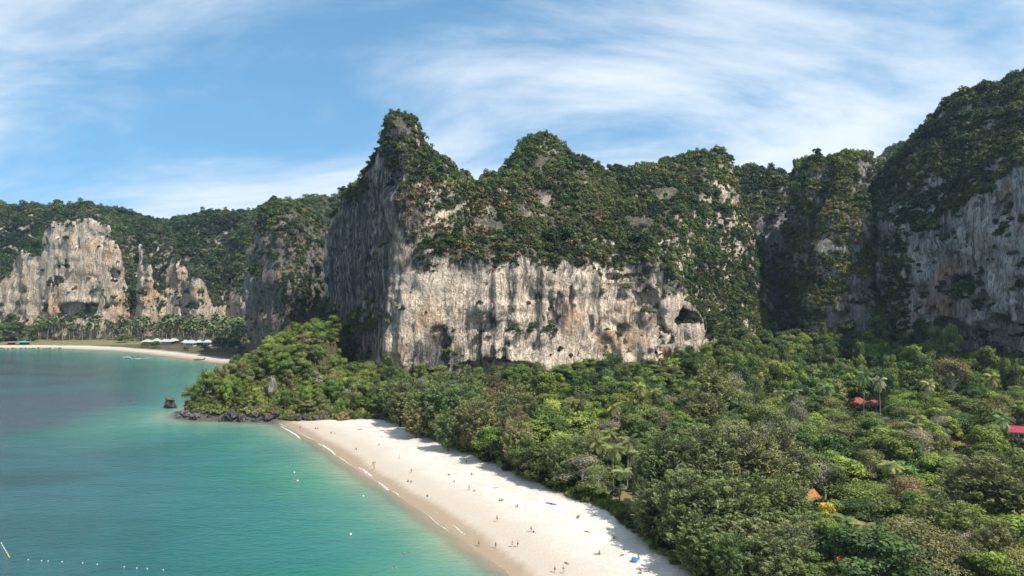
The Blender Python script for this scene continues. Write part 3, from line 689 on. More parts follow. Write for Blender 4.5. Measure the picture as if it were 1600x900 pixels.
Pt, s_, g_, dr_, rng_ = cliff_scrub(NR, '', 6, 0.24, 1.0, 0.05, lambda p: 0.06 + 0 * p[:, 0], zmin=6, patches=[(K(1402, 450, 480), (8, 16, 40), 0.9), (K(1390, 540, 480), (8, 20, 12), 0.8)])
stuff('cliff_scrub', 'dark scrub covering the mountain above the shaded wall', Pt, s_, g_ * 0.85, rng_, dr_)
NP = 'scrub covered limestone pillar between the two dark gullies'
Pt, s_, g_, dr_, rng_ = cliff_scrub(NP, '', 7, 0.30, 0.9, 0.8, lambda p: 0.10 + 0 * p[:, 0], zmin=6, bare=[(K(1345, 520, 496), (10, 14, 24)), (K(1290, 375, 506), (8, 14, 11))], patches=[(K(1262, 450, 520), (16, 25, 40), 1.0), (K(1330, 360, 505), (22, 20, 28), 0.9), (K(1375, 400, 500), (8, 20, 40), 0.7)])
stuff('cliff_scrub', 'green scrub and creepers clothing the pillar between the gullies', Pt, s_, g_ * np.array([1.35, 1.25, 1.0]), rng_, dr_)
NB = 'hazy wooded hill closing the gully behind the white cliff'
Pt, s_, g_, dr_, rng_ = cliff_scrub(NB, '', 8, 0.13, 1.3, 0.5, lambda p: 0.05 + 0 * p[:, 0])
stuff('cliff_scrub', 'scrub on the hazy hill at the head of the gully', Pt, s_, g_, rng_, dr_)
NL = 'grey limestone pillar standing at the end of the far beach'
Pt, s_, g_, dr_, rng_ = cliff_scrub(NL, '', 9, 0.20, 1.0, 0.42, lambda p: 0.16 + 0.3 * sstep(60, 30, p[:, 2]), patches=[(K(470, 430, 596), (18, 20, 50), 0.9), (K(455, 500, 590), (24, 20, 14), 0.9)])
stuff('cliff_scrub', 'olive scrub on the grey pillar by the far beach', Pt, s_, g_, rng_, dr_)
NF = 'long warm cliff with bare orange towers and a cave behind the far palm grove'
Pt, s_, g_, dr_, rng_ = cliff_scrub(NF, '', 10, 0.14, 1.25, 0.05, lambda p: 0.07 + 0 * p[:, 0], patches=[(K(112, 356, 868), (46, 14, 5), 0.95), (K(165, 368, 866), (18, 12, 7), 0.9), (K(40, 392, 872), (24, 12, 5), 0.9), (K(222, 412, 868), (12, 12, 6), 0.8), (K(274, 398, 884), (12, 12, 6), 0.8), (K(310, 422, 870), (10, 10, 6), 0.8), (K(205, 470, 868), (6, 12, 20), 0.9), (K(252, 460, 876), (7, 14, 26), 0.9)])
stuff('cliff_scrub', 'dark green forest clothing the far cliff around its bare towers', Pt, s_, g_ * np.array([0.68, 0.78, 0.9]), rng_, dr_)  # bluer, darker tint paints distance haze into the leaves
for i, nm in enumerate(('distant hazy ridge with a grey rock face left of the peak', 'small blue distant hill showing beside the dark mountain')):
    Pt, s_, g_, dr_, rng_ = cliff_scrub(nm, '', 12 + i, 0.045, 2.0, 0.25)
    stuff('cliff_scrub', ('scrub on the distant ridge left of the peak', 'scrub on the small blue hill beside the mountain')[i], Pt, s_, g_, rng_)

# ------------------------------------------------------------------ trees
def limb_tree(rng, H, lobes, r0, bend=0.6, fork=0.45):
    mb = MB(); b = rng.uniform(-bend, bend, 2)
    pt = lambda f: (b[0] * f * f, b[1] * f * f, H * f)
    mb.tube([(0, 0, -1.5), pt(0.0), pt(fork * 0.5), pt(fork), pt(0.75)], [r0 * 1.25, r0 * 1.1, r0 * 0.85, r0 * 0.72, r0 * 0.25], 7)
    for c, r in lobes:
        f = rng.uniform(fork * 0.75, min(0.7, fork + 0.2)); s = Vector(pt(f)); e = Vector(c)
        m = s.lerp(e, 0.5) + Vector((0, 0, -0.06 * (e - s).length))
        mb.tube([s, m, e], [r0 * 0.42, r0 * 0.28, r0 * 0.08], 5, cap=False)
    return mb
def broad(seed, n=2600, nl=13, flat=1.0, size=0.42, H=14.0, R=5.5, low=0.38, bark=None, asp=0.6, inner=0.6):
    rng = np.random.default_rng(seed); lobes, C, N, lv = [], [], [], []
    zc = H * (low + 1) / 2; hz = H * (1 - low) / 2; sx = rng.uniform(0.82, 1.2); off = rng.uniform(-0.12, 0.12, 2) * R
    for i in range(nl):
        a = 2.4 * i + rng.uniform(-0.7, 0.7); fr = min(1.05, math.sqrt((i + 0.5) / nl) * rng.uniform(0.75, 1.2)); r = R * rng.uniform(0.17, 0.42)
        rr = (R - r * 0.8) * fr; zz = zc + hz * 0.72 * flat * (1 - 1.5 * fr * fr) + rng.uniform(-0.35, 0.30) * hz
        zz = min(zz, H - r * 0.7); lobes.append(((math.cos(a) * rr * sx + off[0], math.sin(a) * rr / sx + off[1], zz), r))
    tot = sum(r * r for _, r in lobes)
    for c, r in lobes:
        k = int(n * r * r / tot)
        d = usph(rng, k); d[:, 2] = np.where((d[:, 2] < -0.15) & (rng.uniform(size=k) < 0.7), -d[:, 2], d[:, 2])
        dd = d * (1 + 0.42 * pnoise(d * 2.2 + np.array(c), 1.0, seed % 7))[:, None]
        C.append(np.array(c) + dd * r * rng.uniform(inner, 1.1, (k, 1)) * np.array([1.08, 1.08, 0.72 * flat + 0.12])); N.append(d + rng.normal(size=(k, 3)) * 0.55 + [0, 0, 0.4])
        lv.append(np.clip(rng.uniform(0, 0.5) + 0.25 * np.maximum(d[:, 2], 0) + rng.uniform(0, 0.35, k), 0, 1))
    C, N = np.concatenate(C), np.concatenate(N)
    cr = leaves('crown', C, N, rng.uniform(0.5, 1.3, len(C)) * size, asp, M_leaf, rng, np.concatenate(lv))
    return limb_tree(rng, H, lobes, 0.3).mesh('trunk', bark or M_bark, True), cr
def casuarina(seed, H=24.0, R=6.0):
    """upright feathery plumes on ascending limbs, open between them"""
    rng = np.random.default_rng(seed); C, N, T, lv, lim = [], [], [], [], []
    heads = [(0, 0, 0.96, 1.0)] + [(R * 0.5 * math.cos(a), R * 0.5 * math.sin(a), rng.uniform(0.68, 0.9), rng.uniform(0.55, 0.8)) for a in rng.uniform(0, 1.2, 5) + 1.257 * np.arange(5)]
    for hx, hy, top, w in heads:
        nb = int(24 + 22 * w)
        for i in range(nb):
            f = (i + 0.5) / nb; a = 2.4 * i + rng.uniform(-0.6, 0.6); z0 = H * (0.10 + (top - 0.16) * f); g = min(1.0, 0.4 + f)
            L = R * 0.74 * w * math.sqrt(max(0.02, 1 - (max(0, f - 0.2) / 0.84) ** 2.4)) * rng.uniform(0.45, 1.1)
            d = np.array([math.cos(a), math.sin(a), rng.uniform(0.15, 0.6) + 0.5 * f]); e = d * L; o = np.array([hx * g, hy * g, z0])
            lim.append((tuple(o - [0, 0, 0.03 * H]), tuple(e * 0.92 + o)))
            up = np.array([d[0] * 0.55, d[1] * 0.55, rng.uniform(0.35, 1.0)]); up /= np.linalg.norm(up); pl = rng.uniform(1.3, 2.7)
            k = int(rng.uniform(70, 125)); t = rng.uniform(-0.45, 1.0, k); wd = 0.62 * (1.05 - np.maximum(t, 0)) * rng.uniform(0.7, 1.2)
            p = o + e + up * (t * pl)[:, None] + rng.normal(size=(k, 3)) * wd[:, None]
            b0 = rng.uniform(0, 0.35); C.append(p); N.append(rng.normal(size=(k, 3)) + d * 0.5); T.append(up + rng.normal(size=(k, 3)) * 0.5); lv.append(np.clip(b0 + 0.45 * np.maximum(t, 0) + rng.uniform(0, 0.3, k), 0, 1))
            k = int(28 * L / R + 10); t = rng.uniform(0.15, 1.0, k); C.append(o + e * t[:, None] + rng.normal(size=(k, 3)) * 0.5); N.append(rng.normal(size=(k, 3))); T.append(rng.normal(size=(k, 3))); lv.append(rng.uniform(0, 0.3, k))
    C, N, T = np.concatenate(C), np.concatenate(N), np.concatenate(T)
    cr = leaves('crown', C, N, rng.uniform(0.5, 1.1, len(C)) * 0.42, 0.32, M_leaf, rng, np.concatenate(lv), T)
    mb = MB(); mb.tube([(0, 0, -1.5), (0, 0, 0), (0.2, 0.1, H * 0.4), (0, 0.2, H * 0.93)], [0.5, 0.42, 0.28, 0.05], 7)
    for hx, hy, top, w in heads[1:]: mb.tube([(0, 0, H * 0.15), (hx * 0.8, hy * 0.8, H * 0.45), (hx, hy, H * top)], [0.25, 0.17, 0.04], 5)
    for s, e in lim: mb.tube([s, e], [0.09, 0.02], 4, cap=False)
    return mb.mesh('trunk', M_bark, True), cr
def palm(seed, H=14.0, nf=22, L=4.6, leaf=15, far=False):
    rng = np.random.default_rng(seed); ln = rng.uniform(-1.5, 1.5, 2)
    pt = lambda f: Vector((ln[0] * f ** 1.6, ln[1] * f ** 1.6, H * f)); top = pt(1.0)
    mb = MB(); k = 3 if far else 8
    mb.tube([Vector((0, 0, -1))] + [pt(i / k) for i in range(k + 1)], [0.3] + [0.24 - 0.09 * i / k for i in range(k + 1)], 5 if far else 8)
    V, Q, lv = [], [], []
    def quad(a, b, c, d, l): 
        i = len(V); V.extend([a, b, c, d]); Q.append((i, i + 1, i + 2, i + 3)); lv.append(l)
    for i in range(nf):
        az = 2.4 * i + rng.uniform(-0.3, 0.3); el = 1.25 - 1.75 * (i / nf) + rng.uniform(-0.15, 0.15); Lf = L * rng.uniform(0.85, 1.1)
        hd = np.array([math.cos(az), math.sin(az), 0]); sd_ = np.array([-hd[1], hd[0], 0]); pts, p, e = [], np.array(top), el
        ns = 4 if far else leaf
        for j in range(ns + 1):
            pts.append(p.copy()); p = p + (hd * math.cos(e) + np.array([0, 0, 1]) * math.sin(e)) * Lf / ns; e -= (1.5 + 0.4 * rng.uniform()) / ns
        l0 = rng.uniform(0, 0.8)
        for j in range(ns):
            a, b = pts[j], pts[j + 1]; t = (j + 0.5) / ns; w = L * 0.24 * math.sin(math.pi * min(1, t * 0.88 + 0.12)) ** 0.6
            dv = (b - a) / max(1e-6, np.linalg.norm(b - a))
            for sg in (-1, 1):
                if far:
                    o = sg * sd_ * w - np.array([0, 0, 0.5 * w]); quad(a, b, b + o * 0.95, a + o, l0)
                else:
                    o = sg * sd_ * w * 0.85 + dv * w * 0.5 - np.array([0, 0, 0.55 * w]); m = a + (b - a) * 0.62
                    quad(a, m, m + o, a + o * 0.97, min(1, l0 + rng.uniform(0, 0.3)))
    return mb, np.array(V), np.array(Q), np.array(lv)
def palm_parts(seed, **k):
    mb, V, Q, lv = palm(seed, **k)
    cr = mesh_np('crown', V, Q, [M_leaf]); attr(cr, 'lv', lv, 'FACE')
    return mb.mesh('trunk', M_palm_bark, True), cr
def far_palm_mesh(seed):
    mb, V, Q, lv = palm(seed, far=True, nf=15, H=15.0, L=4.4)
    n0 = len(mb.v); me = bpy.data.meshes.new('coconut_palm')
    me.from_pydata(mb.v + [tuple(v) for v in V], [], mb.f + [tuple(int(x) + n0 for x in q) for q in Q])
    me.materials.append(M_palm_bark); me.materials.append(M_leaf)
    me.polygons.foreach_set('material_index', [0] * len(mb.f) + [1] * len(Q))
    attr(me, 'lv', np.r_[np.zeros(len(mb.f)), lv], 'FACE'); me.update(); return me
def bare(seed, H=11.0, R=6.0):
    rng = np.random.default_rng(seed); mb = MB(); tips = []
    def grow(p, d, L, r, lv):
        q = p + d * L; m = p + d * L * 0.5 + Vector(rng.normal(0, 0.05 * L, 3)); mb.tube([p, m, q], [r, r * 0.8, r * 0.62], 5 if lv < 2 else 3, cap=False)
        if lv >= 4: tips.append(tuple(q)); return
        for k in range(3 if lv else 5):
            nd = (d * 0.55 + Vector(rng.normal(0, 0.55, 3)) + Vector((0, 0, 0.12 if lv > 1 else 0.3))).normalized(); grow(q - d * L * rng.uniform(0, 0.35), nd, L * rng.uniform(0.62, 0.82), r * 0.6, lv + 1)
    grow(Vector((0, 0, -1)), Vector((0, 0, 1)), H * 0.38, 0.3, 0)
    tp = np.repeat(np.array(tips), 7, 0); tp = tp + rng.normal(0, 0.5, tp.shape)
    return mb.mesh('trunk', M_bark_pale, True), leaves('crown', tp, rng.normal(size=tp.shape), rng.uniform(0.5, 1, len(tp)) * 0.26, 0.5, M_leaf, rng)

KINDS = {   # name: (variants, base height, base radius)
    'broadleaf_tree': ([broad(200 + i, 7500, 20 + 4 * (i % 3), 1.05, 0.27, low=0.12) for i in range(6)], 14.0, 5.5),
    'olive_tree': ([broad(220 + i, 6500, 30, 1.1, 0.22, low=0.1, asp=0.45, inner=0.45, bark=M_bark_pale) for i in range(3)], 14.0, 5.5),
    'almond_tree': ([broad(240 + i, 6500, 24, 0.85, 0.30, low=0.22, asp=0.7) for i in range(3)], 14.0, 5.5),
    'rain_tree': ([broad(260 + i, 6500, 34, 0.45, 0.26, H=12.0, R=7.5, low=0.5) for i in range(2)], 12.0, 7.5),
    'casuarina_tree': ([casuarina(280 + i) for i in range(4)], 24.0, 6.0),
    'coconut_palm': ([palm_parts(300 + i) for i in range(4)], 14.0, 4.5),
    'bare_tree': ([bare(320 + i) for i in range(2)], 11.0, 6.0),
    'shrub': ([(None, clump_mesh('crown', M_leaf, 340 + i, 700, 9, 0.36, 0.55)) for i in range(3)], 3.0, 2.4),
}
TREES = []
def tree(kind, X, Y, H, R, col, label, group=None, rng=random, z=None, name=None):
    if kind == 'broadleaf_tree' and name is None: name = 'headland_tree' if group == 'trees on the headland' else 'far_beach_tree' if group == 'trees at the far beach' else 'evergreen_tree' if col[1] < 0.112 else 'leafy_tree'
    vs_, h0, r0 = KINDS[kind]; tr, cr = vs_[rng.randrange(len(vs_))]
    if z is None: z = gz(X, Y)
    nm = name or kind
    if tr is None:
        o = bpy.data.objects.new(nm, cr); link(o); o.location = (X, Y, z - 0.15); o.rotation_euler = (0, 0, rng.uniform(0, 6.28)); o.scale = (R / r0, R / r0, H / h0); o.color = (*col, 1)
        prop(o, label, 'shrub', group); TREES.append((o, kind)); return o
    o = empty(nm, (X, Y, z), rng.uniform(0, 6.28), (R / r0, R / r0, H / h0))
    mobj('trunk', tr, o); c = mobj('crown', cr, o); c.color = (*col, 1)
    prop(o, label, 'palm' if 'palm' in kind else 'tree', group); TREES.append((o, kind)); return o

C_DARK, C_MID, C_GREEN, C_BRIGHT, C_LIME = (0.040, 0.066, 0.020), (0.066, 0.100, 0.024), (0.098, 0.142, 0.028), (0.130, 0.180, 0.036), (0.175, 0.225, 0.042)
C_OLIVE, C_CAS, C_CASB, C_GREY, C_YEL, C_RUST = (0.120, 0.136, 0.046), (0.124, 0.158, 0.062), (0.180, 0.170, 0.072), (0.165, 0.155, 0.10), (0.40, 0.36, 0.035), (0.165, 0.125, 0.06)
def jit(c, a=0.18, rng=random):
    k = rng.uniform(1 - a, 1 + a); return tuple(max(0.004, x * k * rng.uniform(0.93, 1.07)) for x in c)

# trees one can pick out, (kind, px, distance, height, radius, colour, label)
PICK = [
    ('casuarina_tree', 1035, 190, 25, 8.5, C_CAS, 'tall feathery casuarina nearest the sand at the shaded end of the beach'),
    ('casuarina_tree', 1095, 184, 27, 10, C_CAS, 'tallest grey green casuarina of the near clump above the beach shadow'),
    ('casuarina_tree', 1165, 187, 27, 10, C_CASB, 'brownish casuarina on the crest of the near clump'),
    ('casuarina_tree', 1220, 194, 24, 9, C_CAS, 'olive casuarina at the inland side of the near clump'),
    ('casuarina_tree', 1080, 167, 21, 8, C_CAS, 'dark casuarina leaning over the beach shadow at the bottom of the picture'),
    ('casuarina_tree', 1145, 162, 20, 9, C_CAS, 'dense casuarina at the bottom edge below the tallest clump'),
    ('casuarina_tree', 1212, 165, 18, 8, C_OLIVE, 'olive casuarina beside the yellow bush'),
    ('casuarina_tree', 1118, 300, 30, 11, C_CASB, 'broad brownish casuarina standing alone in the middle of the forest'),
    ('casuarina_tree', 1555, 172, 22, 11, C_OLIVE, 'wispy olive casuarina at the bottom corner of the forest'),
    ('casuarina_tree', 1478, 160, 15, 8, C_OLIVE, 'smaller wispy casuarina beside the corner casuarina'),
    ('casuarina_tree', 630, 322, 20, 7.5, C_CAS, 'dark casuarina over the far end of the sand'),
    ('casuarina_tree', 662, 302, 23, 8, C_CAS, 'tall casuarina below the left edge of the white wall'),
    ('casuarina_tree', 692, 295, 24, 8, C_CAS, 'slender casuarina below the grey stained foot of the wall'),
    ('casuarina_tree', 722, 288, 24, 8.5, C_CAS, 'full casuarina behind the brown drooping one'),
    ('casuarina_tree', 752, 266, 21, 7.5, C_CASB, 'brown drooping casuarina at the sand edge with shade beneath'),
    ('casuarina_tree', 700, 272, 16, 5.0, C_CAS, 'short casuarina shading the sand halfway along the beach'),
    ('casuarina_tree', 650, 296, 16, 5.5, C_CASB, 'short olive casuarina at the beach bend'),
    ('casuarina_tree', 805, 285, 22, 8, C_CASB, 'olive brown casuarina behind the bright green almond trees'),
    ('almond_tree', 832, 250, 15, 8.5, C_BRIGHT, 'bright green spreading almond tree beside the brown casuarina'),
    ('almond_tree', 884, 238, 14, 8.0, C_BRIGHT, 'bright green almond tree nearest the beach plants'),
    ('almond_tree', 905, 258, 17, 8.0, C_BRIGHT, 'lime green almond tree behind the beach palms'),
    ('almond_tree', 862, 268, 17, 7.0, C_GREEN, 'green almond tree at the back of the bright trio'),
    ('coconut_palm', 936, 222, 13, 4.6, (0.13, 0.14, 0.05), 'yellowish coconut palm nearest the almond trees'),
    ('coconut_palm', 958, 214, 13, 4.6, (0.11, 0.14, 0.045), 'coconut palm rising in front of the small lawn'),
    ('coconut_palm', 980, 220, 14, 4.6, (0.10, 0.13, 0.045), 'coconut palm at the back of the lawn group'),
    ('coconut_palm', 1000, 212, 12, 4.6, (0.12, 0.14, 0.05), 'coconut palm beside the dark casuarina clump'),
    ('coconut_palm', 968, 204, 9, 4.2, (0.13, 0.16, 0.05), 'short coconut palm leaning over the lawn'),
    ('coconut_palm', 1349, 318, 21, 4.6, (0.07, 0.11, 0.04), 'tall coconut palm above the red roofed huts'),
    ('coconut_palm', 1376, 312, 19, 4.0, (0.17, 0.19, 0.09), 'pale coconut palm above the red roofed huts'),
    ('coconut_palm', 1447, 318, 17, 4.0, (0.15, 0.18, 0.08), 'small pale coconut palm below the white trunked tree'),
    ('coconut_palm', 1495, 205, 10, 4.5, (0.13, 0.18, 0.05), 'low coconut palm with arching fronds beside the orange roof'),
    ('coconut_palm', 1562, 250, 14, 4.6, (0.10, 0.14, 0.06), 'coconut palm just below the crimson roof'),
    ('coconut_palm', 1322, 166, 8, 4.2, (0.11, 0.15, 0.05), 'small coconut palm beside the yellow bush'),
    ('coconut_palm', 1240, 300, 16, 4.6, (0.08, 0.12, 0.05), 'coconut palm inland of the lone brownish casuarina'),
    ('coconut_palm', 1290, 320, 15, 4.6, (0.08, 0.12, 0.05), 'coconut palm in the dip below the pillar'),
    ('bare_tree', 1288, 206, 13, 8.0, C_GREY, 'leafless grey branched tree behind the orange hut'),
    ('bare_tree', 1390, 196, 9, 6.0, C_GREY, 'low leafless grey tree beside the glossy green tree'),
    ('bare_tree', 1215, 330, 13, 7.0, C_GREY, 'pale leafless tree beyond the lone casuarina'),
    ('bare_tree', 1530, 268, 12, 6.0, C_GREY, 'half bare grey green tree below the crimson roof'),
    ('bare_tree', 960, 290, 16, 6.5, C_OLIVE, 'grey branched thin tree behind the lime almond tree'),
    ('almond_tree', 1420, 206, 11, 9.0, (0.085, 0.155, 0.035), 'glossy bright green wide tree amid darker crowns'),
    ('rain_tree', 1352, 190, 9.5, 10.0, C_GREEN, 'flat topped umbrella tree behind the yellow bush'),
    ('rain_tree', 1450, 186, 9.0, 9.0, C_OLIVE, 'flat olive umbrella tree beside the glossy green tree'),
    ('broadleaf_tree', 1380, 172, 12, 6.0, C_MID, 'dark glossy broadleaf tree with pale stems behind the bottom shrubs'),
    ('olive_tree', 1425, 160, 10, 7.0, C_OLIVE, 'thin crowned tree with small leaves near the bottom edge'),
    ('broadleaf_tree', 1170, 285, 14, 4.0, C_LIME, 'small lime green tree beside the lone brownish casuarina'),
    ('broadleaf_tree', 1158, 268, 12, 4.2, C_LIME, 'lime green treetop in front of the lone brownish casuarina'),
    ('rain_tree', 1486, 335, 29, 9.5, (0.15, 0.13, 0.05), 'tall white trunked tree with thin rusty umbrella crown'),
    ('broadleaf_tree', 1210, 372, 24, 8.0, C_BRIGHT, 'tall bright green tree below the dark gully'),
    ('broadleaf_tree', 1175, 400, 25, 6.0, C_GREEN, 'green tree at the right foot of the white wall'),
    ('broadleaf_tree', 1440, 360, 26, 9.0, C_DARK, 'large dark tree at the foot of the shaded wall'),
    ('almond_tree', 1325, 355, 19, 9.0, C_GREEN, 'rounded green tree below the grey pillar wall'),
    ('broadleaf_tree', 820, 385, 20, 7.5, C_MID, 'dark green tree rising against the white wall'),
    ('broadleaf_tree', 845, 395, 20, 7.0, C_MID, 'leafy green tree in front of the dark overhang'),
    ('broadleaf_tree', 1480, 262, 13, 6.0, C_LIME, 'yellow green tree in front of the rusty flowering one'),
    ('broadleaf_tree', 1515, 270, 9, 5.0, (0.23, 0.13, 0.08), 'rusty pink flowering tree below the crimson roof'),
    ('broadleaf_tree', 1290, 172, 9.5, 3.1, C_YEL, 'vivid yellow flowering tree beside the near casuarinas'),
]
for kd, px, Y, H, R, col, lab in PICK:
    X = PX(px, Y)[0]; o = tree(kd, X, Y, H, R, jit(col, 0.08), lab, {'casuarina_tree': 'casuarinas by the beach', 'coconut_palm': 'coconut palms in the forest'}.get(kd))
    if 'white trunked' in lab:
        for ch in o.children:
            if ch.name.startswith('trunk'):
                ch.data = ch.data.copy(); ch.data.materials[0] = M_bark_pale

# the huts keep a clear line to the camera: (px, py, distance)
HUTS = [(1262, 782, 200), (1523, 742, 226), (1583, 684, 280), (1366, 634, 352), (1340, 770, 206), (1340, 632, 356), (1500, 690, 260)]
def clear_of_huts(X, Y, H, R, z):
    for hx, hy, hY in HUTS:
        if Y >= hY + 2: continue
        sx = CX + X / Y * F; top = HZ - (z + H - CAMZ) / Y * F
        if abs(sx - hx) < R / Y * F * 0.9 + 10 and top < hy + 10: return False
    return True

# zones that name where a tree stands
ZONES = [('below the left edge of the white wall', 690, 400), ('below the middle of the white wall', 860, 410), ('below the cave in the white wall', 1040, 430), ('at the mouth of the dark gully', 1190, 440), ('below the grey pillar', 1310, 430), ('at the foot of the shaded wall', 1430, 400), ('under the shaded mountain', 1570, 370),
         ('behind the beach casuarinas', 720, 330), ('behind the bright almond trees', 880, 310), ('in the forest heart', 1010, 330), ('beyond the lone casuarina', 1130, 350), ('near the red roofed huts', 1340, 330), ('near the white trunked tree', 1480, 310), ('near the crimson roof', 1580, 290),
         ('inland of the beach palms', 960, 255), ('before the lone casuarina', 1090, 255), ('inland of the near casuarinas', 1220, 250), ('behind the leafless tree', 1310, 245), ('behind the glossy green tree', 1420, 245), ('near the orange roof', 1530, 220),
         ('beside the orange hut', 1250, 210), ('around the glossy green tree', 1400, 200), ('near the corner casuarina', 1560, 190), ('at the bottom edge by the yellow tree', 1300, 160), ('at the bottom edge by the corner casuarina', 1480, 160), ('at the bottom edge by the near casuarinas', 1120, 150)]
def zone(px, Y): return min(ZONES, key=lambda zz: ((zz[1] - px) / 60) ** 2 + ((zz[2] - Y) / 30) ** 2)[0]
ALLPOLY = [c['poly'] for c in CLIFFS.values()]

# candidate spots, thinned by spacing
rr = random.Random(21); spots = [(PX(p[1], p[2])[0], p[2], p[4] * 0.75) for p in PICK]
cand = []
for _ in range(26000):
    Y = math.sqrt(rr.uniform(138 ** 2, 520 ** 2)); px = rr.uniform(560, 1640); cand.append((PX(px, Y)[0], Y, px))
CP = np.array([(a, b) for a, b, _ in cand])
okv = poly_sd(CP, VEG) < -2.0
for pl in ALLPOLY: okv &= poly_sd(CP, pl) > 2.0
okv &= ~((CP[:, 0] < -62) & (CP[:, 1] > 330))
okv &= np.hypot((CP[:, 0] - 35) / 8, (CP[:, 1] - 201) / 9) > 1
GZ = ground_z(CP)
GCOL = {'deep green': C_DARK, 'dark green': C_MID, 'green': C_GREEN, 'fresh green': C_BRIGHT, 'lime green': C_LIME, 'olive': C_OLIVE, 'grey green': C_GREY, 'brownish': C_CASB, 'grey olive': C_CAS, 'rusty': C_RUST, 'yellowish': (0.125, 0.145, 0.045)}
FILL = []
for (X, Y, px), ok, zg in zip(cand, okv, GZ):
    if not ok: continue
    n = float(pnoise(np.array([[X, Y]]), (38, 38, 1), 3)[0]); u = rr.random()
    cliffside = Y > 345 or (px > 1180 and Y > 330)
    if cliffside:
        kd = 'broadleaf_tree' if u < 0.8 else 'almond_tree'; H = rr.uniform(12, 19) if px > 1080 else rr.uniform(7.5, 13.5); R = rr.uniform(4.2, 6.8)
        cn = rr.choices(['deep green', 'dark green', 'green', 'fresh green', 'olive'], [3, 4, 3, 1.4, 1])[0]
    elif px < 830 and u < 0.5:
        kd = 'casuarina_tree'; H = rr.uniform(15, 22); R = rr.uniform(4.5, 6); cn = rr.choice(['grey olive', 'brownish', 'grey olive'])
    else:
        kd = rr.choices(['broadleaf_tree', 'olive_tree', 'almond_tree', 'rain_tree', 'coconut_palm', 'bare_tree', 'casuarina_tree'], [5 + 3 * n, 4 - 3 * n, 2, 0.7, 0.45, 0.3, 0.9 if px < 1150 else 0.3])[0]
        H, R = {'broadleaf_tree': (rr.uniform(9, 15), rr.uniform(4.2, 7.2)), 'olive_tree': (rr.uniform(9, 15), rr.uniform(4.4, 7.4)), 'almond_tree': (rr.uniform(9, 13), rr.uniform(5, 8)), 'rain_tree': (rr.uniform(9, 12), rr.uniform(6, 8)), 'coconut_palm': (rr.uniform(9, 14), rr.uniform(3.8, 4.6)), 'bare_tree': (rr.uniform(8, 11), rr.uniform(4, 6)), 'casuarina_tree': (rr.uniform(14, 20), rr.uniform(4.5, 6))}[kd]
        cn = {'broadleaf_tree': rr.choices(['deep green', 'dark green', 'green', 'fresh green', 'lime green'], [2.5, 4, 4, 1.5, 0.2])[0], 'olive_tree': rr.choices(['olive', 'grey green', 'dark green', 'rusty'], [5, 2, 2, 0.3])[0], 'almond_tree': rr.choices(['green', 'fresh green', 'dark green'], [3, 2, 2])[0], 'rain_tree': rr.choice(['green', 'olive']), 'coconut_palm': 'yellowish', 'bare_tree': 'grey green', 'casuarina_tree': rr.choice(['grey olive', 'brownish'])}[kd]
    if kd not in ('coconut_palm', 'bare_tree'): R *= rr.choice([0.85, 1.0, 1.2, 1.35, 1.5]); H *= 0.75 + 0.045 * R
    if rr.random() < 0.12 and Y > 205: H *= 1.4
    if Y < 200: H *= 0.9
    if px < 1265 and Y < 186: kd, cn = 'casuarina_tree', 'grey olive'; R = min(R, 6.5); H = max(H, 13)
    if Y < 190 and kd == 'bare_tree' or px < 1260 and Y < 190 and cn in ('rusty', 'brownish'): continue
    rs = R * 0.80
    if any((X - a) ** 2 + (Y - b) ** 2 < (0.66 * (rs + c)) ** 2 for a, b, c in spots): continue
    if not clear_of_huts(X, Y, H, R, zg): continue
    spots.append((X, Y, rs)); FILL.append((kd, X, Y, px, H, R, cn, zg))
# leave out what nearer crowns hide altogether
buf = np.zeros((450, 800), dtype=bool)
yy, xx = np.mgrid[0:450, 0:800] * 2.0
vis = []
allc = [(Y, PX(px, Y)[0], H, R, gz(PX(px, Y)[0], Y), None, kd) for kd, px, Y, H, R, col, lab in PICK] + [(f[2], f[1], f[4], f[5], f[7], f, f[0]) for f in FILL]
for Y, X, H, R, zg, f, kd in sorted(allc, key=lambda q: q[0]):
    lo, hi = zg + 0.3 * H, zg + H; cxp = CX + X / Y * F; cyp = HZ - ((lo + hi) / 2 - CAMZ) / Y * F; rx, ry = R / Y * F * 0.9, (hi - lo) / 2 / Y * F
    x0, x1, y0, y1 = (int(max(0, min(800, v))) for v in ((cxp - rx) / 2, (cxp + rx) / 2 + 1, 0, 0)); y0 = int(max(0, min(450, (cyp - ry) / 2))); y1 = int(max(0, min(450, (cyp + ry) / 2 + 1)))
    sub = ((xx[y0:y1, x0:x1] - cxp) / max(rx, 1)) ** 2 + ((yy[y0:y1, x0:x1] - cyp) / max(ry, 1)) ** 2 < 1
    newp = (sub & ~buf[y0:y1, x0:x1]).sum(); buf[y0:y1, x0:x1] |= sub & (kd not in ('bare_tree', 'coconut_palm'))
    if f is not None and newp * 4 > 60: vis.append(f)
names = {'broadleaf_tree': 'broadleaf tree', 'olive_tree': 'small leaved tree', 'almond_tree': 'spreading almond tree', 'rain_tree': 'umbrella tree', 'coconut_palm': 'coconut palm', 'bare_tree': 'sparse tree', 'casuarina_tree': 'casuarina'}
ORDS = ['first', 'second', 'third', 'fourth', 'fifth', 'sixth', 'seventh', 'eighth', 'ninth', 'tenth', 'eleventh', 'twelfth', 'thirteenth', 'fourteenth', 'fifteenth', 'sixteenth', 'seventeenth', 'eighteenth', 'nineteenth', 'twentieth']
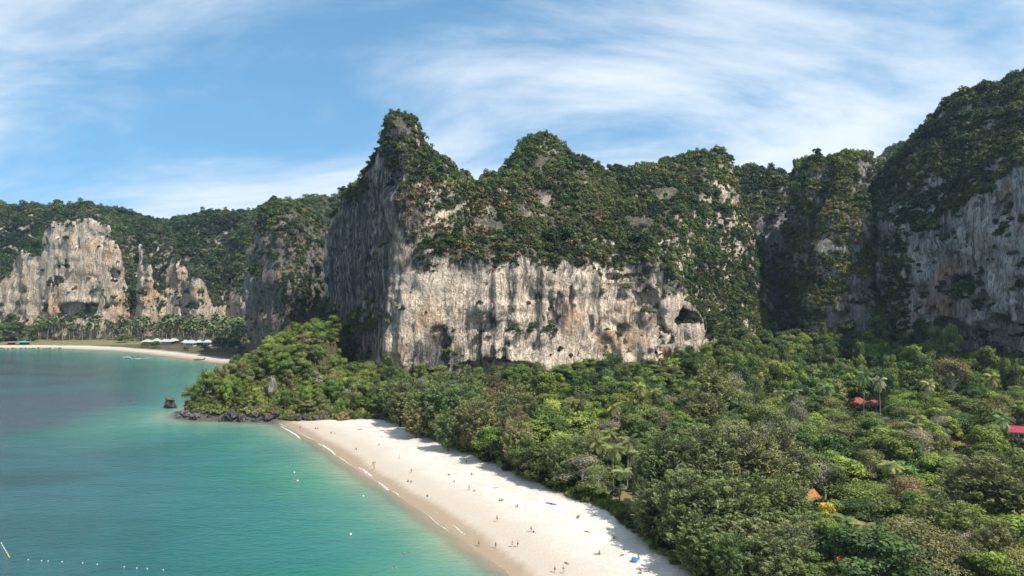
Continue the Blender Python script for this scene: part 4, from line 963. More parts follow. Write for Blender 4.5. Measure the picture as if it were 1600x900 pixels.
def uniq_labels(items):
    """items: (kind, colour, zone, px, Y, height) -> one label each; neighbours of one look are told apart by their order"""
    lab = {}; by = {}
    for i, (nm, cn, zn, px, Y, H) in enumerate(items): by.setdefault((nm, cn, zn), []).append(i)
    ords = ORDS
    for (nm, cn, zn), ids in by.items():
        if len(ids) == 1: lab[ids[0]] = f'{cn} {nm} {zn}'; continue
        if len(ids) == 2:
            a, b = sorted(ids, key=lambda i: items[i][4])
            lab[a] = f'{cn} {nm} {zn}, nearer of two'; lab[b] = f'{cn} {nm} {zn}, farther of two'; continue
        for k, i in enumerate(sorted(ids, key=lambda i: items[i][3])):
            lab[i] = (lambda f_: f_ if len(f_.split()) <= 16 else f'{cn} {nm} {zn}')(f'{cn} {nm} {zn}, {ords[k]} from left') if k < 20 else f'{cn} {nm} {zn}'
    return [lab[i] for i in range(len(items))]
labs = uniq_labels([(names[f[0]], f[6], zone(f[3], f[2]), f[3], f[2], f[4]) for f in vis])
for (kd, X, Y, px, H, R, cn, zg), lb in zip(vis, labs):
    tree(kd, X, Y, H, R, jit(GCOL[cn], 0.2, rr), lb, {'casuarina_tree': 'casuarinas by the beach', 'coconut_palm': 'coconut palms in the forest'}.get(kd, 'trees of the forest behind the beach'), rr, zg)
print('forest trees', len(vis), len(FILL))

# ------------------------------------------------------------------ undergrowth
def ground_stuff(label, region, n, scl, cols, seed, name='undergrowth', cat='undergrowth', test=None):
    rng = np.random.default_rng(seed); P = region(rng, n)
    ok = poly_sd(P, VEG) < -0.5
    for pl in ALLPOLY: ok &= poly_sd(P, pl) > 0.5
    if test is not None: ok &= test(P)
    P = P[ok]; z = ground_z(P) - 0.25
    c = np.array(cols)[rng.integers(0, len(cols), len(P))] * rng.uniform(0.7, 1.3, (len(P), 1)) * (1 + 0.3 * pnoise(P, (20, 20, 1), seed))[:, None]
    return stuff(name, label, np.c_[P, z], rng.uniform(scl[0], scl[1], len(P)), c, rng, rng.uniform(size=len(P)) < 0.12, cat=cat)
def wedge(y0, y1, p0, p1):
    def f(rng, n):
        Y = np.sqrt(rng.uniform(y0 ** 2, y1 ** 2, n)); return np.c_[(rng.uniform(p0, p1, n) - CX) / F * Y, Y]
    return f
UG = [(0.022, 0.038, 0.012), (0.034, 0.053, 0.016), (0.045, 0.066, 0.018), (0.055, 0.056, 0.026)]
ground_stuff('tangled green undergrowth on the forest floor between the trees', wedge(140, 420, 560, 1640), 7000, (0.5, 1.15), UG, 31,
             test=lambda P: ~((P[:, 0] < -62) & (P[:, 1] > 330)) & (np.hypot((P[:, 0] - 34) / 8, (P[:, 1] - 202) / 9) > 1))
ground_stuff('thick scrub climbing the slopes at the cliff foot and in the gully', wedge(400, 640, 640, 1640), 5200, (0.9, 1.9), UG, 32)
HUG = [(0.10, 0.125, 0.03), (0.14, 0.15, 0.035), (0.075, 0.10, 0.028), (0.17, 0.135, 0.05), (0.12, 0.15, 0.03)]
ground_stuff('yellow green scrub covering the headland slope', wedge(340, 560, 270, 625), 5200, (0.55, 1.25), HUG, 33, name='headland_scrub', cat='scrub', test=lambda P: (P[:, 0] < -50))
ground_stuff('green scrub on the slope behind the far palm grove', wedge(640, 900, -200, 520), 6000, (0.9, 2.1), [(0.05, 0.085, 0.03), (0.07, 0.11, 0.035), (0.045, 0.07, 0.03)], 34,
             test=lambda P: (ground_z(P) > 7.5) | (P[:, 0] / P[:, 1] * F + CX < 25) & (P[:, 1] > 825))
ground_stuff('low bright creeping plants along the edge of the sand', lambda rng, n: np.array(VEG_B)[6:19][(k := rng.integers(0, 12, n))] * (1 - (u := rng.uniform(size=(n, 1)))) + np.array(VEG_B)[7:20][k] * u + np.c_[rng.uniform(0, 7, n), rng.uniform(-1, 5, n)], 900, (0.25, 0.55), [(0.15, 0.19, 0.035), (0.12, 0.16, 0.03), (0.2, 0.2, 0.05)], 35, name='beach_creeper', cat='creeper')

# ------------------------------------------------------------------ headland trees and shrubs
rr = random.Random(5)
HEADPICK = [('broadleaf_tree', 322, 366, 15, 6.0, C_GREEN, 'tall green tree standing over the tip of the headland'),
    ('broadleaf_tree', 300, 364, 10, 5.0, C_OLIVE, 'olive tree leaning over the water at the headland tip'),
    ('broadleaf_tree', 420, 400, 14, 7.5, C_BRIGHT, 'round bright green tree on the shoulder of the headland'),
    ('broadleaf_tree', 395, 378, 12, 5.5, C_MID, 'dark tree below the round bright one on the headland'),
    ('broadleaf_tree', 445, 415, 16, 7.0, C_GREEN, 'broad green tree behind the round bright headland tree'),
    ('broadleaf_tree', 500, 432, 15, 7.0, C_GREEN, 'green treetop high on the headland below the shaded face'),
    ('broadleaf_tree', 525, 440, 17, 6.5, C_GREEN, 'highest green treetop of the headland'),
    ('broadleaf_tree', 552, 432, 15, 6.5, C_MID, 'green tree in the middle of the headland crest'),
    ('broadleaf_tree', 578, 425, 16, 6.0, C_GREEN, 'tall green tree close to the shaded face'),
    ('broadleaf_tree', 603, 412, 22, 5.5, C_MID, 'creeper hung tree beside the sharp edge of the wall'),
    ('broadleaf_tree', 608, 396, 17, 5.5, C_DARK, 'dark tree beneath the sharp edge of the wall'),
    ('almond_tree', 478, 352, 8, 6.0, C_OLIVE, 'wide round shrubby tree above the shore boulders'),
    ('almond_tree', 565, 356, 9, 5.0, C_MID, 'dark round tree at the end of the boulders'),
    ('olive_tree', 563, 395, 12, 5.0, C_OLIVE, 'grey olive tree above the dark rock on the headland'),
    ('broadleaf_tree', 585, 350, 9, 5.0, C_MID, 'green tree where the sand meets the headland'),
    ('broadleaf_tree', 605, 345, 10, 5.0, C_DARK, 'deep green tree at the far corner of the sand')]
for kd, px, Y, H, R, col, lab in HEADPICK: tree(kd, PX(px, Y)[0], Y, H, R, jit(col, 0.08, rr), lab, 'trees on the headland', rr)
sp2 = [(PX(p[1], p[2])[0], p[2], p[4] * 0.7) for p in HEADPICK]; hv = []
HZN = [('near the headland tip', 310), ('above the first boulders', 380), ('on the headland shoulder', 440), ('above the boulder shore', 490), ('on the upper headland', 540), ('beneath the shaded face', 595)]
for _ in range(5000):
    Y = rr.uniform(346, 470); px = rr.uniform(285, 625); X = PX(px, Y)[0]
    if poly_sd(np.array([[X, Y]]), VEG)[0] > -1.5 or X > -52 and Y < 340 or poly_sd(np.array([[X, Y]]), MAIN_POLY)[0] < 3: continue
    up = Y > 375; R = rr.uniform(4.2, 6.5) if up else rr.uniform(2.4, 4.4)
    if any((X - a) ** 2 + (Y - b) ** 2 < (0.72 * (R * 0.8 + c)) ** 2 for a, b, c in sp2): continue
    sp2.append((X, Y, R * 0.8)); kd = 'broadleaf_tree' if up or rr.random() < 0.25 else 'shrub'
    cn = rr.choices(['dark green', 'green', 'fresh green', 'olive', 'brownish'], [3, 3, 2, 2.5, 0.4] if up else [1.5, 2, 2, 4, 1.6])[0]
    hv.append((kd, X, Y, px, rr.uniform(9, 15) if kd != 'shrub' else R * rr.uniform(0.9, 1.3), R, cn))
labs = uniq_labels([('broadleaf tree' if h[0] != 'shrub' else 'bushy shrub', h[6], min(HZN, key=lambda q: abs(q[1] - h[3]))[0] + (' crest' if h[2] > 415 else ' slope' if h[2] > 372 else ' foot'), h[3], h[2], h[4]) for h in hv])
for h, lb in zip(hv, labs): tree(h[0], h[1], h[2], h[4], h[5], jit(GCOL[h[6]], 0.2, rr), lb, 'trees on the headland' if h[0] != 'shrub' else 'shrubs on the headland', rr)

# shrubs along the sand
bs = []
for i in range(44):
    k = rr.randrange(7, 18); u = rr.random(); a, b = VEG_B[k], VEG_B[k + 1]
    X, Y = a[0] * (1 - u) + b[0] * u + rr.uniform(1.5, 6), a[1] * (1 - u) + b[1] * u + rr.uniform(0.5, 4)
    if abs(X - 34) < 7 and abs(Y - 202) < 8: continue
    px = CX + X / Y * F; bs.append((X, Y, px, rr.uniform(1.6, 3.0), rr.choices(['dark green', 'green', 'fresh green', 'lime green'], [2, 3, 3, 1])[0]))
BZ = [('below the beach casuarinas', 660), ('below the brown casuarina', 750), ('below the almond trees', 830), ('by the beach palms', 930), ('by the shaded end of the sand', 1010)]
labs = uniq_labels([('sand edge shrub', b[4], min(BZ, key=lambda q: abs(q[1] - b[2]))[0], b[2], b[1], b[3]) for b in bs])
for b, lb in zip(bs, labs): tree('shrub', b[0], b[1], b[3] * rr.uniform(0.7, 1.1), b[3], jit(GCOL[b[4]], 0.15, rr), lb, 'shrubs at the edge of the sand', rr)

# small flowering shrubs near the bottom edge
for px, Y, H, R, col, lab in [(1312, 153, 5.5, 2.6, (0.62, 0.13, 0.06), 'orange red flowering shrub at the bottom edge'), (1345, 160, 6, 3.2, C_CASB, 'brownish shrub above the red flowering one'), (1275, 158, 6, 3.0, C_OLIVE, 'olive shrub left of the red flowering one')]:
    tree('shrub', PX(px, Y)[0], Y, H, R, col, lab, None, rr)

# ------------------------------------------------------------------ trees standing out on the massif slopes
c = CLIFFS[NM]; rng = np.random.default_rng(77); V, N_, wl_ = c['V'], c['n'], c['wall']
dV = V - np.array([0, 0, CAMZ]); face = (N_ * dV).sum(1) / np.linalg.norm(dV, axis=1)
ok = (wl_ < 0.35) & (face < -0.1) & (V[:, 2] > 60) & (N_[:, 2] > 0.12); idx = rng.permutation(np.nonzero(ok)[0])
cm = [clump_mesh('cliff_tree', M_leaf, 360 + i, 620, 8, 0.32, 0.8 + 0.2 * i) for i in range(4)]
sel, items = [], []
MZ = [('on the sharp peak', 625, 200), ('on the shoulder of the sharp peak', 690, 270), ('above the orange edge of the wall', 660, 340), ('in the saddle between the two peaks', 755, 300), ('on the second peak', 840, 235), ('below the second peak', 860, 310), ('above the middle of the wall', 800, 365), ('on the ridge beyond the second peak', 960, 285), ('above the cave end of the wall', 990, 360), ('on the flat topped ridge', 1080, 275), ('on the slope under the flat ridge', 1080, 350), ('on the corner above the gully', 1150, 400)]
for i in idx:
    p = V[i]
    if any((p[0] - q[0]) ** 2 + (p[1] - q[1]) ** 2 + (p[2] - q[2]) ** 2 < 46 for q in sel): continue
    px, py = CX + p[0] / p[1] * F, HZ - (p[2] - CAMZ) / p[1] * F
    sel.append(p); zn = min(MZ, key=lambda q: (q[1] - px) ** 2 + 1.5 * (q[2] - py) ** 2)[0]
    cn = rr.choices(['deep green', 'dark green', 'green', 'fresh green', 'olive', 'rusty'], [3, 4, 4, 1.5, 2, 1.5 if py > 300 else 0.2])[0]
    items.append(('tree', cn, zn, px, p[1], 5))
    if len(sel) >= 230: break
for p, it, lb in zip(sel, items, uniq_labels(items)):
    o = mobj('cliff_tree', cm[rr.randrange(4)]); k = rr.uniform(0.95, 1.5); o.location = (p[0], p[1], p[2] - 0.7); o.scale = (k, k, k * rr.uniform(0.85, 1.3)); o.rotation_euler = (0, 0, rr.uniform(0, 6.28)); o.color = (*jit(GCOL[it[1]], 0.2, rr), 1)
    prop(o, lb, 'tree', 'trees on the massif slopes')

# ------------------------------------------------------------------ far palm grove
FP = [far_palm_mesh(400 + i) for i in range(5)]; fp = []; k = 0
while len(fp) < 290 and k < 30000:
    k += 1; Y = rr.uniform(640, 872); px = rr.uniform(58, 386); X = PX(px, Y)[0]; q = np.array([[X, Y]])
    dvg = -poly_sd(q, VEG)[0]
    if dvg < (40 if px < 200 else 44) or dvg > 150: continue
    if any(poly_sd(q, pl)[0] < 3 for pl in (FAR_POLY, PIL_POLY)): continue
    if any((X - a[0]) ** 2 + (Y - a[1]) ** 2 < 30 for a in fp): continue
    fp.append((X, Y, px))
FZ = [('at the end of the dark cave', 75), ('below the dark cave', 105), ('past the dark cave', 135), ('below the orange stain', 165), ('below the first gap in the cliff', 195), ('before the twin towers', 220), ('behind the first white roof', 240), ('behind the long white roofs', 262), ('behind the tallest white roof', 285), ('behind the right white roofs', 310), ('before the green slope', 335), ('beside the grey pillar', 358), ('at the very foot of the pillar', 378)]
items = [('far coconut palm', ('tall', 'slim', 'leaning')[i % 3], '' + min(FZ, key=lambda q: abs(q[1] - p[2]))[0], p[2], p[1], 0) for i, p in enumerate(fp)]
for p, it, lb in zip(fp, items, uniq_labels(items)):
    o = mobj('far_coconut_palm', FP[rr.randrange(5)]); k = rr.choice([0.65, 0.85, 1.0, 1.15, 1.3, 1.5]) * rr.uniform(0.92, 1.08); o.location = (p[0], p[1], gz(p[0], p[1])); o.scale = (k, k, k); o.rotation_euler = (0, 0, rr.uniform(0, 6.28)); o.color = (*jit((0.09, 0.115, 0.05), 0.25, rr), 1)
    prop(o, lb, 'palm', 'coconut palms of the far grove')
for i, (px, Y, H, R, col, lab) in enumerate([(5, 812, 22, 10, C_MID, 'dark rounded tree at the far left end of the far beach'), (28, 822, 24, 10, C_DARK, 'deep green tree behind the turquoise roof'), (48, 815, 20, 9, C_MID, 'dark green tree right of the turquoise roof'), (62, 835, 22, 9, C_GREEN, 'green tree where the far palms begin'), (14, 850, 30, 11, C_DARK, 'tall dark tree below the end of the far cliff'), (195, 800, 10, 7, C_GREEN, 'round green bush before the far palms'), (226, 752, 6, 5, C_MID, 'dark bush at the far beach by the white roofs'), (245, 742, 7, 6, C_MID, 'larger dark bush at the far beach'), (293, 712, 5, 4, C_GREEN, 'green bush on the lawn of the far beach'), (320, 700, 7, 6, C_MID, 'dark bush before the right white roofs'), (350, 690, 14, 8, C_DARK, 'dark tree shading the end of the far beach'), (366, 680, 14, 8, C_DARK, 'dark tree against the grey pillar'), (340, 705, 13, 7, C_DARK, 'dark tree by the leaning palm'), (376, 660, 9, 6, C_DARK, 'low dark tree at the end of the far sand')]):
    tree('broadleaf_tree', PX(px, Y)[0], Y, H, R, jit(col, 0.1, rr), lab, 'trees at the far beach', rr)

# ------------------------------------------------------------------ rocks
M_dark_rock = rock_mat('shore_rock', (0.19, 0.175, 0.165), (0.09, 0.085, 0.083), (0.022, 0.022, 0.024), (0.20, 0.14, 0.09), 0.2)
import bmesh
def rock_mesh(name, seed, mat, el=(1, 1, 1), sub=4, ang=0.45):
    bm = bmesh.new(); bmesh.ops.create_icosphere(bm, subdivisions=sub, radius=1.0); bm.verts.ensure_lookup_table()
    D = np.array([v.co for v in bm.verts]); n = -np.abs(pnoise(D, 0.75, seed)) * ang * 1.5 + pnoise(D, 1.3, seed + 3) * ang + pnoise(D, 0.3, seed + 1) * 0.12 - np.abs(pnoise(D, 0.16, seed + 2)) * 0.10
    V = D * (1.1 + n)[:, None] * np.array(el)
    Q = np.array([[v.index for v in f.verts] for f in bm.faces]); bm.free()
    me = mesh_np(name, V, Q, [mat], smooth=False); z0 = np.zeros(len(V))
    for a in ('stain', 'grey', 'soil'): attr(me, a, z0)
    return me
RK = [rock_mesh('boulder', 500 + i, M_dark_rock, (1, 0.85, 0.75)) for i in range(5)]
rl = []
for i in range(34):
    px = 284 + (i / 33) ** 0.9 * 236 + rr.uniform(-3, 3); a = np.interp(px, [282, 300, 340, 380, 420, 440, 480, 520], [351, 347.5, 345, 342, 341, 341, 343, 343]) + rr.uniform(-1.0, 3.5)
    r = rr.choice([0.7, 0.9, 1.2, 1.5, 1.9, 2.3]); rl.append((px, a, r))
rl += [(287, 352, 3.2), (305, 348, 2.4), (364, 345, 3.0), (428, 345, 2.8), (498, 343, 3.2), (455, 346, 3.2), (400, 345, 2.6), (515, 345, 2.0), (600, 338, 1.4)]
items = [('limestone boulder', 'large dark' if q[2] > 3 else 'dark' if q[2] > 1.5 else 'small dark', 'at the water by the headland tip' if q[0] < 340 else 'along the foot of the headland' if q[0] < 430 else 'where the headland meets the sand', q[0], q[1], 0) for q in rl]
for q, lb in zip(rl, uniq_labels(items)):
    o = mobj('boulder', RK[rr.randrange(5)]); X = PX(q[0], q[1])[0]; o.location = (X, q[1], max(gz(X, q[1]), -0.3) + q[2] * 0.3); o.rotation_euler = (rr.uniform(-0.3, 0.3), rr.uniform(-0.3, 0.3), rr.uniform(0, 6.28)); o.scale = (q[2] * rr.uniform(0.9, 1.3), q[2], q[2] * rr.uniform(0.7, 1.15)); prop(o, lb, 'boulder', 'boulders round the headland')
X = PX(265, 382)[0]
o = mobj('sea_stack', rock_mesh('sea_stack', 530, M_dark_rock, (3.0, 2.8, 3.2), 4, 0.3)); o.location = (X, 382, 1.7); prop(o, 'small dark rock islet with a bush standing off the headland', 'rock')
tree('shrub', X + 0.2, 382, 2.4, 2.7, C_OLIVE, 'olive bush growing on the small rock islet', None, rr, 4.0)
M_out = rock_mat('outcrop_rock', (0.30, 0.28, 0.26), (0.19, 0.18, 0.175), (0.09, 0.09, 0.095), (0.34, 0.2, 0.12), 0.3)
for i, (px, py, Y, el, lab) in enumerate([(424, 604, 366, (2.6, 3, 8), 'pale streaked rock pillar among the headland trees'), (488, 592, 392, (6, 4, 4.5), 'grey rock outcrop in the middle of the headland'), (540, 618, 378, (4, 3.5, 3.4), 'dark hollowed rock outcrop near the sand end of the headland'), (458, 598, 384, (4, 3.5, 4), 'rusty rock outcrop beside the pale pillar'), (535, 648, 352, (3.5, 3, 3), 'brown rock face just above the boulders')]):
    p = WP(px, py, Y); o = mobj('rock_outcrop', rock_mesh('rock_outcrop', 540 + i, M_out, el, 4, 0.4)); o.location = p; prop(o, lab, 'rock')
for i in range(16):
    px = 2 + i * 6 + rr.uniform(-2, 2); Y = 756 + rr.uniform(-1, 2); o = mobj('beach_rock', RK[i % 5]); o.location = (PX(px, Y)[0], Y, 0.2); k = rr.uniform(0.7, 1.5); o.scale = (k * 1.4, k, k * 0.7); o.rotation_euler = (0, 0, rr.uniform(0, 6)); prop(o, f'small dark rock at the far waterline, {ORDS[i]} from left', 'rock', 'rocks at the far waterline')

# ------------------------------------------------------------------ built things
def ground_at(px, py):
    z = 1.0
    for _ in range(6):
        Y = (CAMZ - z) * F / (py - HZ); X = (px - CX) / F * Y; z = max(gz(X, Y), 0.0)
    return X, Y, z
M_roofw = plain('pale_roof_sheet', (0.45, 0.46, 0.46), 0.6, 0.3, 0.3, 0.8)
M_wallw = plain('painted_wall', (0.60, 0.56, 0.50), 0.85, 0.2, 0.2, 0.6)
M_wood = plain('weathered_wood', (0.17, 0.115, 0.075), 0.85, 0.2, 0.35, 1.5)
M_roofr = plain('red_roof_tiles', (0.33, 0.10, 0.075), 0.75, 0.2, 0.35, 0.9)
M_roofc = plain('crimson_roof_sheet', (0.34, 0.035, 0.06), 0.55, 0.3, 0.2, 0.5)
M_roofo = plain('orange_roof_tiles', (0.42, 0.19, 0.07), 0.75, 0.2, 0.35, 0.9)
M_teal = plain('turquoise_canvas', (0.03, 0.36, 0.30), 0.8, 0.2, 0.2, 0.5)
M_glass = plain('dark_window', (0.02, 0.025, 0.03), 0.15, 0.5, 0.1, 0.5)
M_white = plain('white_paint', (0.75, 0.75, 0.73), 0.5, 0.4, 0.15, 0.8)

def house(name, px, Y, w, d, h, rh, roof, walls, label, cat, group=None, rz=0.0, hip=True, openw=False, z=None):
    X = PX(px, Y)[0]; o = empty(name, (X, Y, gz(X, Y) if z is None else z), rz)
    b = MB(); b.box((0, 0, -0.4), (w * 1.05, d * 1.05, 1.3)); b.obj('deck', M_wood, o)
    if openw:
        for sx in (-1, 1):
            for sy in (-1, 1): b = MB(); b.box((sx * w * 0.45, sy * d * 0.45, 0.25 + h / 2), (0.22, 0.22, h)); b.obj('post', M_wood, o)
        b = MB(); b.box((0, d * 0.2, 0.25 + h * 0.42), (w * 0.8, d * 0.42, h * 0.84)); b.obj('wall', walls, o)
    else:
        b = MB(); b.box((0, 0, 0.25 + h / 2), (w * 0.9, d * 0.9, h)); b.obj('wall', walls, o)
        for sx in (-0.25, 0.25):
            b = MB(); b.box((sx * w, -d * 0.45 - 0.03, 0.25 + h * 0.55), (w * 0.2, 0.08, h * 0.42)); wo = b.obj('window', M_glass, o)
            b = MB(); b.box((sx * w, -d * 0.45 - 0.06, 0.25 + h * 0.32), (w * 0.24, 0.16, 0.1)); b.obj('sill', M_wood, wo)
        b = MB(); b.box((0, -d * 0.45 - 0.04, 0.25 + h * 0.4), (w * 0.14, 0.1, h * 0.8)); b.obj('door', M_wood, o)
    b = MB(); ew, ed, z0 = w * 0.62, d * 0.66, 0.25 + h
    r1, r2 = ((-w * 0.2, 0, z0 + rh), (w * 0.2, 0, z0 + rh)) if hip else ((-ew, 0, z0 + rh), (ew, 0, z0 + rh))
    A, B, C_, D = (-ew, -ed, z0), (ew, -ed, z0), (ew, ed, z0), (-ew, ed, z0)
    lo = lambda p: (p[0], p[1], p[2] - 0.18)
    for f in ((A, B, r2, r1), (C_, D, r1, r2), (B, C_, r2), (D, A, r1), (lo(D), lo(C_), lo(B), lo(A)), (A, lo(A), lo(B), B), (B, lo(B), lo(C_), C_), (C_, lo(C_), lo(D), D), (D, lo(D), lo(A), A)): b.face(f)
    rf = b.obj('roof', roof, o)
    b = MB(); b.tube([r1, r2], [0.14, 0.14], 5); b.obj('ridge', roof, rf)
    return prop(o, label, cat, group)
for i, (px, Y, w, d, hh, lab) in enumerate([(231, 775, 9, 6, 3.0, 'first white roofed pavilion of the far resort from the left'), (245, 782, 7, 6, 3.2, 'small white roofed pavilion beside the first one'), (260, 770, 12, 7, 3.4, 'long white roofed hall of the far resort'), (272, 778, 9, 6, 3.4, 'white roofed hall beside the long one'), (290, 760, 6, 5, 3.2, 'narrow white roofed pavilion left of the peaked one'), (299, 748, 10, 8, 3.6, 'tallest peaked white roofed pavilion of the far resort'), (312, 752, 7, 6, 3.4, 'white roofed pavilion right of the peaked one'), (325, 745, 8, 6, 4.0, 'last white roofed pavilion before the dark trees'), (370, 716, 7, 5, 6.5, 'white gabled house half hidden beside the grey pillar')]):
    house('beach_pavilion', px, Y, w, d, hh, 2.4 + 0.5 * (i == 5), M_roofw, M_wallw if i % 3 else M_wood, lab, 'pavilion', 'white roofed buildings of the far resort', rr.uniform(-0.3, 0.3), True, i % 2 == 0)
house('beach_stall', 17, 788, 9, 5, 2.2, 1.2, M_roofr, M_wood, 'red roofed stall at the far left of the far beach', 'stall', openw=True)
house('beach_stall', 37, 788, 12, 6, 2.6, 1.2, M_teal, M_wood, 'stall under a turquoise roof on the far beach', 'stall', openw=True)
house('bungalow', 1262, 199, 4.4, 4, 2.8, 1.9, M_roofo, M_white, 'small white hut with an orange roof beside the near casuarinas', 'hut', rz=0.5, hip=False)
house('bungalow', 1523, 226, 4, 4, 3.0, 2.2, M_roofr, M_wallw, 'hut with orange red roof near the corner of the forest', 'hut', rz=0.8)
house('bungalow', 1585, 280, 7, 5, 3.2, 2.0, M_roofc, M_wallw, 'house with a bright crimson roof at the edge of the forest', 'house', rz=-0.35, hip=False)
house('bungalow', 1366, 352, 9, 6, 3.0, 2.2, M_roofr, M_wallw, 'long red tiled bungalow below the two palms', 'bungalow', rz=0.1)
house('bungalow', 1340, 358, 8, 6, 3.0, 2.6, M_roofr, M_wallw, 'red tiled bungalow half hidden left of the long one', 'bungalow', rz=0.2)
house('bungalow', 1340, 206, 5, 4, 2.4, 2.0, M_roofo, M_wood, 'low hut with a brownish orange roof behind the umbrella tree', 'hut', rz=0.4)
house('bungalow', 1500, 262, 7, 6, 3.0, 2.6, M_roofr, M_wallw, 'faded red roof amid the rusty flowering tree', 'hut', rz=0.6)

# ------------------------------------------------------------------ boats
def hull(L, Wd, H, rise, n=13, stern=0.55):
    b = MB(); rings = []
    for i in range(n):
        t = i / (n - 1); w = Wd / 2 * (stern + (1 - stern) * math.sin(math.pi * min(1, t * 1.1 + 0.1))) * (1 - max(0, (t - 0.55) / 0.45) ** 2 * 0.97); x = (t - 0.5) * L; k = rise * max(0, t - 0.5) ** 2 * 4
        rings.append([(x, -w, H + k), (x, -w * 0.8, H * 0.35 + k * 0.8), (x, 0, -0.25 + k * 0.7), (x, w * 0.8, H * 0.35 + k * 0.8), (x, w, H + k), (x, w * 0.8, H * 0.75 + k), (x, -w * 0.8, H * 0.75 + k)])
    for a, c_ in zip(rings, rings[1:]):
        for j in range(7): b.face((a[j], c_[j], c_[(j + 1) % 7], a[(j + 1) % 7]))
    b.face(rings[0]); return b
def place(name, px, Y, rz, label, cat): return prop(empty(name, (PX(px, Y)[0], Y, 0.05), rz), label, cat)
o = place('speedboat', 199, 652, 3.0, 'white speedboat running along the far beach with a short wake', 'boat')
hull(8.5, 2.4, 0.9, 0.5).obj('hull', M_white, o)
b = MB(); b.box((0.3, 0, 1.25), (2.2, 1.6, 0.7)); b.obj('cabin', M_white, o)
b = MB(); b.box((1.2, 0, 1.75), (0.1, 1.6, 0.5)); b.obj('windscreen', M_glass, o)
b = MB(); b.box((-0.4, 0, 2.45), (3.4, 2.0, 0.1)); cn = b.obj('canopy', M_teal, o)
for sx in (-1.9, 1.0):
    for sy in (-0.85, 0.85): b = MB(); b.tube([(sx, sy, 0.8), (sx, sy, 2.42)], [0.04, 0.04], 5); b.obj('post', M_white, o)
b = MB(); b.box((-4.4, 0, 0.9), (0.5, 0.6, 1.0)); b.obj('engine', M_glass, o)
o = place('longtail_boat', 312, 634, -0.1, 'dark wooden longtail boat moored off the far sand', 'boat')
hull(10.5, 1.9, 0.75, 1.5).obj('hull', M_wood, o)
b = MB(); b.tube([(5.0, 0, 2.0), (5.5, 0, 2.9), (5.6, 0, 3.5)], [0.12, 0.1, 0.05], 6); b.obj('prow', M_wood, o)
b = MB()
for j in range(6):
    a0, a1 = math.pi * j / 6, math.pi * (j + 1) / 6
    b.face(((-2.6, 0.85 * math.cos(a0), 1.6 + 0.3 * math.sin(a0)), (1.4, 0.85 * math.cos(a0), 1.6 + 0.3 * math.sin(a0)), (1.4, 0.85 * math.cos(a1), 1.6 + 0.3 * math.sin(a1)), (-2.6, 0.85 * math.cos(a1), 1.6 + 0.3 * math.sin(a1))))
b.obj('canopy', M_wood, o)
for sx in (-2.4, 1.2):
    for sy in (-0.8, 0.8): b = MB(); b.tube([(sx, sy, 0.6), (sx, sy, 1.62)], [0.04, 0.04], 5); b.obj('post', M_wood, o)
b = MB(); b.tube([(-4.6, 0, 1.3), (-7.4, 0, 0.0)], [0.08, 0.05], 5); b.obj('propeller_shaft', M_glass, o)

# ------------------------------------------------------------------ foam
t = NT('foam'); p = t.pos(); n = t.noise(p, 1.6, 5, 0.7)
M_foam = t.done(t.bsdf((0.82, 0.84, 0.83), 0.9, t.bump(n, 0.15, 0.6), 0.2, Alpha=t.rng(n, 0.42, 0.56)))
def foam(pxs, w, label, name='breaking_wave'):
    pts = []
    for (a, b_), (c_, d_) in zip(pxs, pxs[1:]):
        for k in range(8): u = k / 8; pts.append((a + (c_ - a) * u, b_ + (d_ - b_) * u))
    pts.append(pxs[-1]); V, Q, rr_ = [], [], random.Random(len(label))
    for i, (px, py) in enumerate(pts):
        Y = CAMZ * F / (py - HZ); X = (px - CX) / F * Y; t_ = i / (len(pts) - 1); ww = w * (0.25 + 0.75 * math.sin(math.pi * t_) ** 0.7) * rr_.uniform(0.65, 1.25); wob = rr_.uniform(-0.25, 0.25)
        V += [(X - ww * 0.62 + wob, Y - ww * 0.5, 0.03), (X - ww * 0.1 + wob, Y - ww * 0.1, 0.16), (X + ww * 0.15 + wob, Y + ww * 0.12, 0.13), (X + ww * 0.5 + wob, Y + ww * 0.42, 0.04)]
    for i in range(len(pts) - 1):
        for j in range(3): Q.append((4 * i + j, 4 * i + j + 1, 4 * i + 5 + j, 4 * i + 4 + j))
    prop(mobj(name, mesh_np(name, np.array(V), np.array(Q), [M_foam], True)), label, 'wave', 'small waves breaking on the sand' if name == 'breaking_wave' else None)
foam([(438, 666), (450, 672), (462, 679), (469, 686)], 0.65, 'white breaking wavelet nearest the headland')
foam([(497, 693), (508, 698), (517, 704), (525, 712)], 0.65, 'second white wavelet from the headland')
foam([(561, 731), (571, 736), (582, 745)], 0.75, 'bright white wavelet in the middle of the beach')
foam([(591, 753), (600, 760), (609, 768)], 0.55, 'small white wavelet below the bright one')
foam([(699, 814), (708, 820), (717, 828), (726, 836)], 0.45, 'thin white wavelet nearest the camera')
foam([(676, 794), (684, 803)], 0.7, 'faint short wavelet above the thin nearest one')
foam([(206, 560.5), (222, 560), (236, 559)], 1.6, 'short white wake trailing behind the speedboat', 'boat_wake')

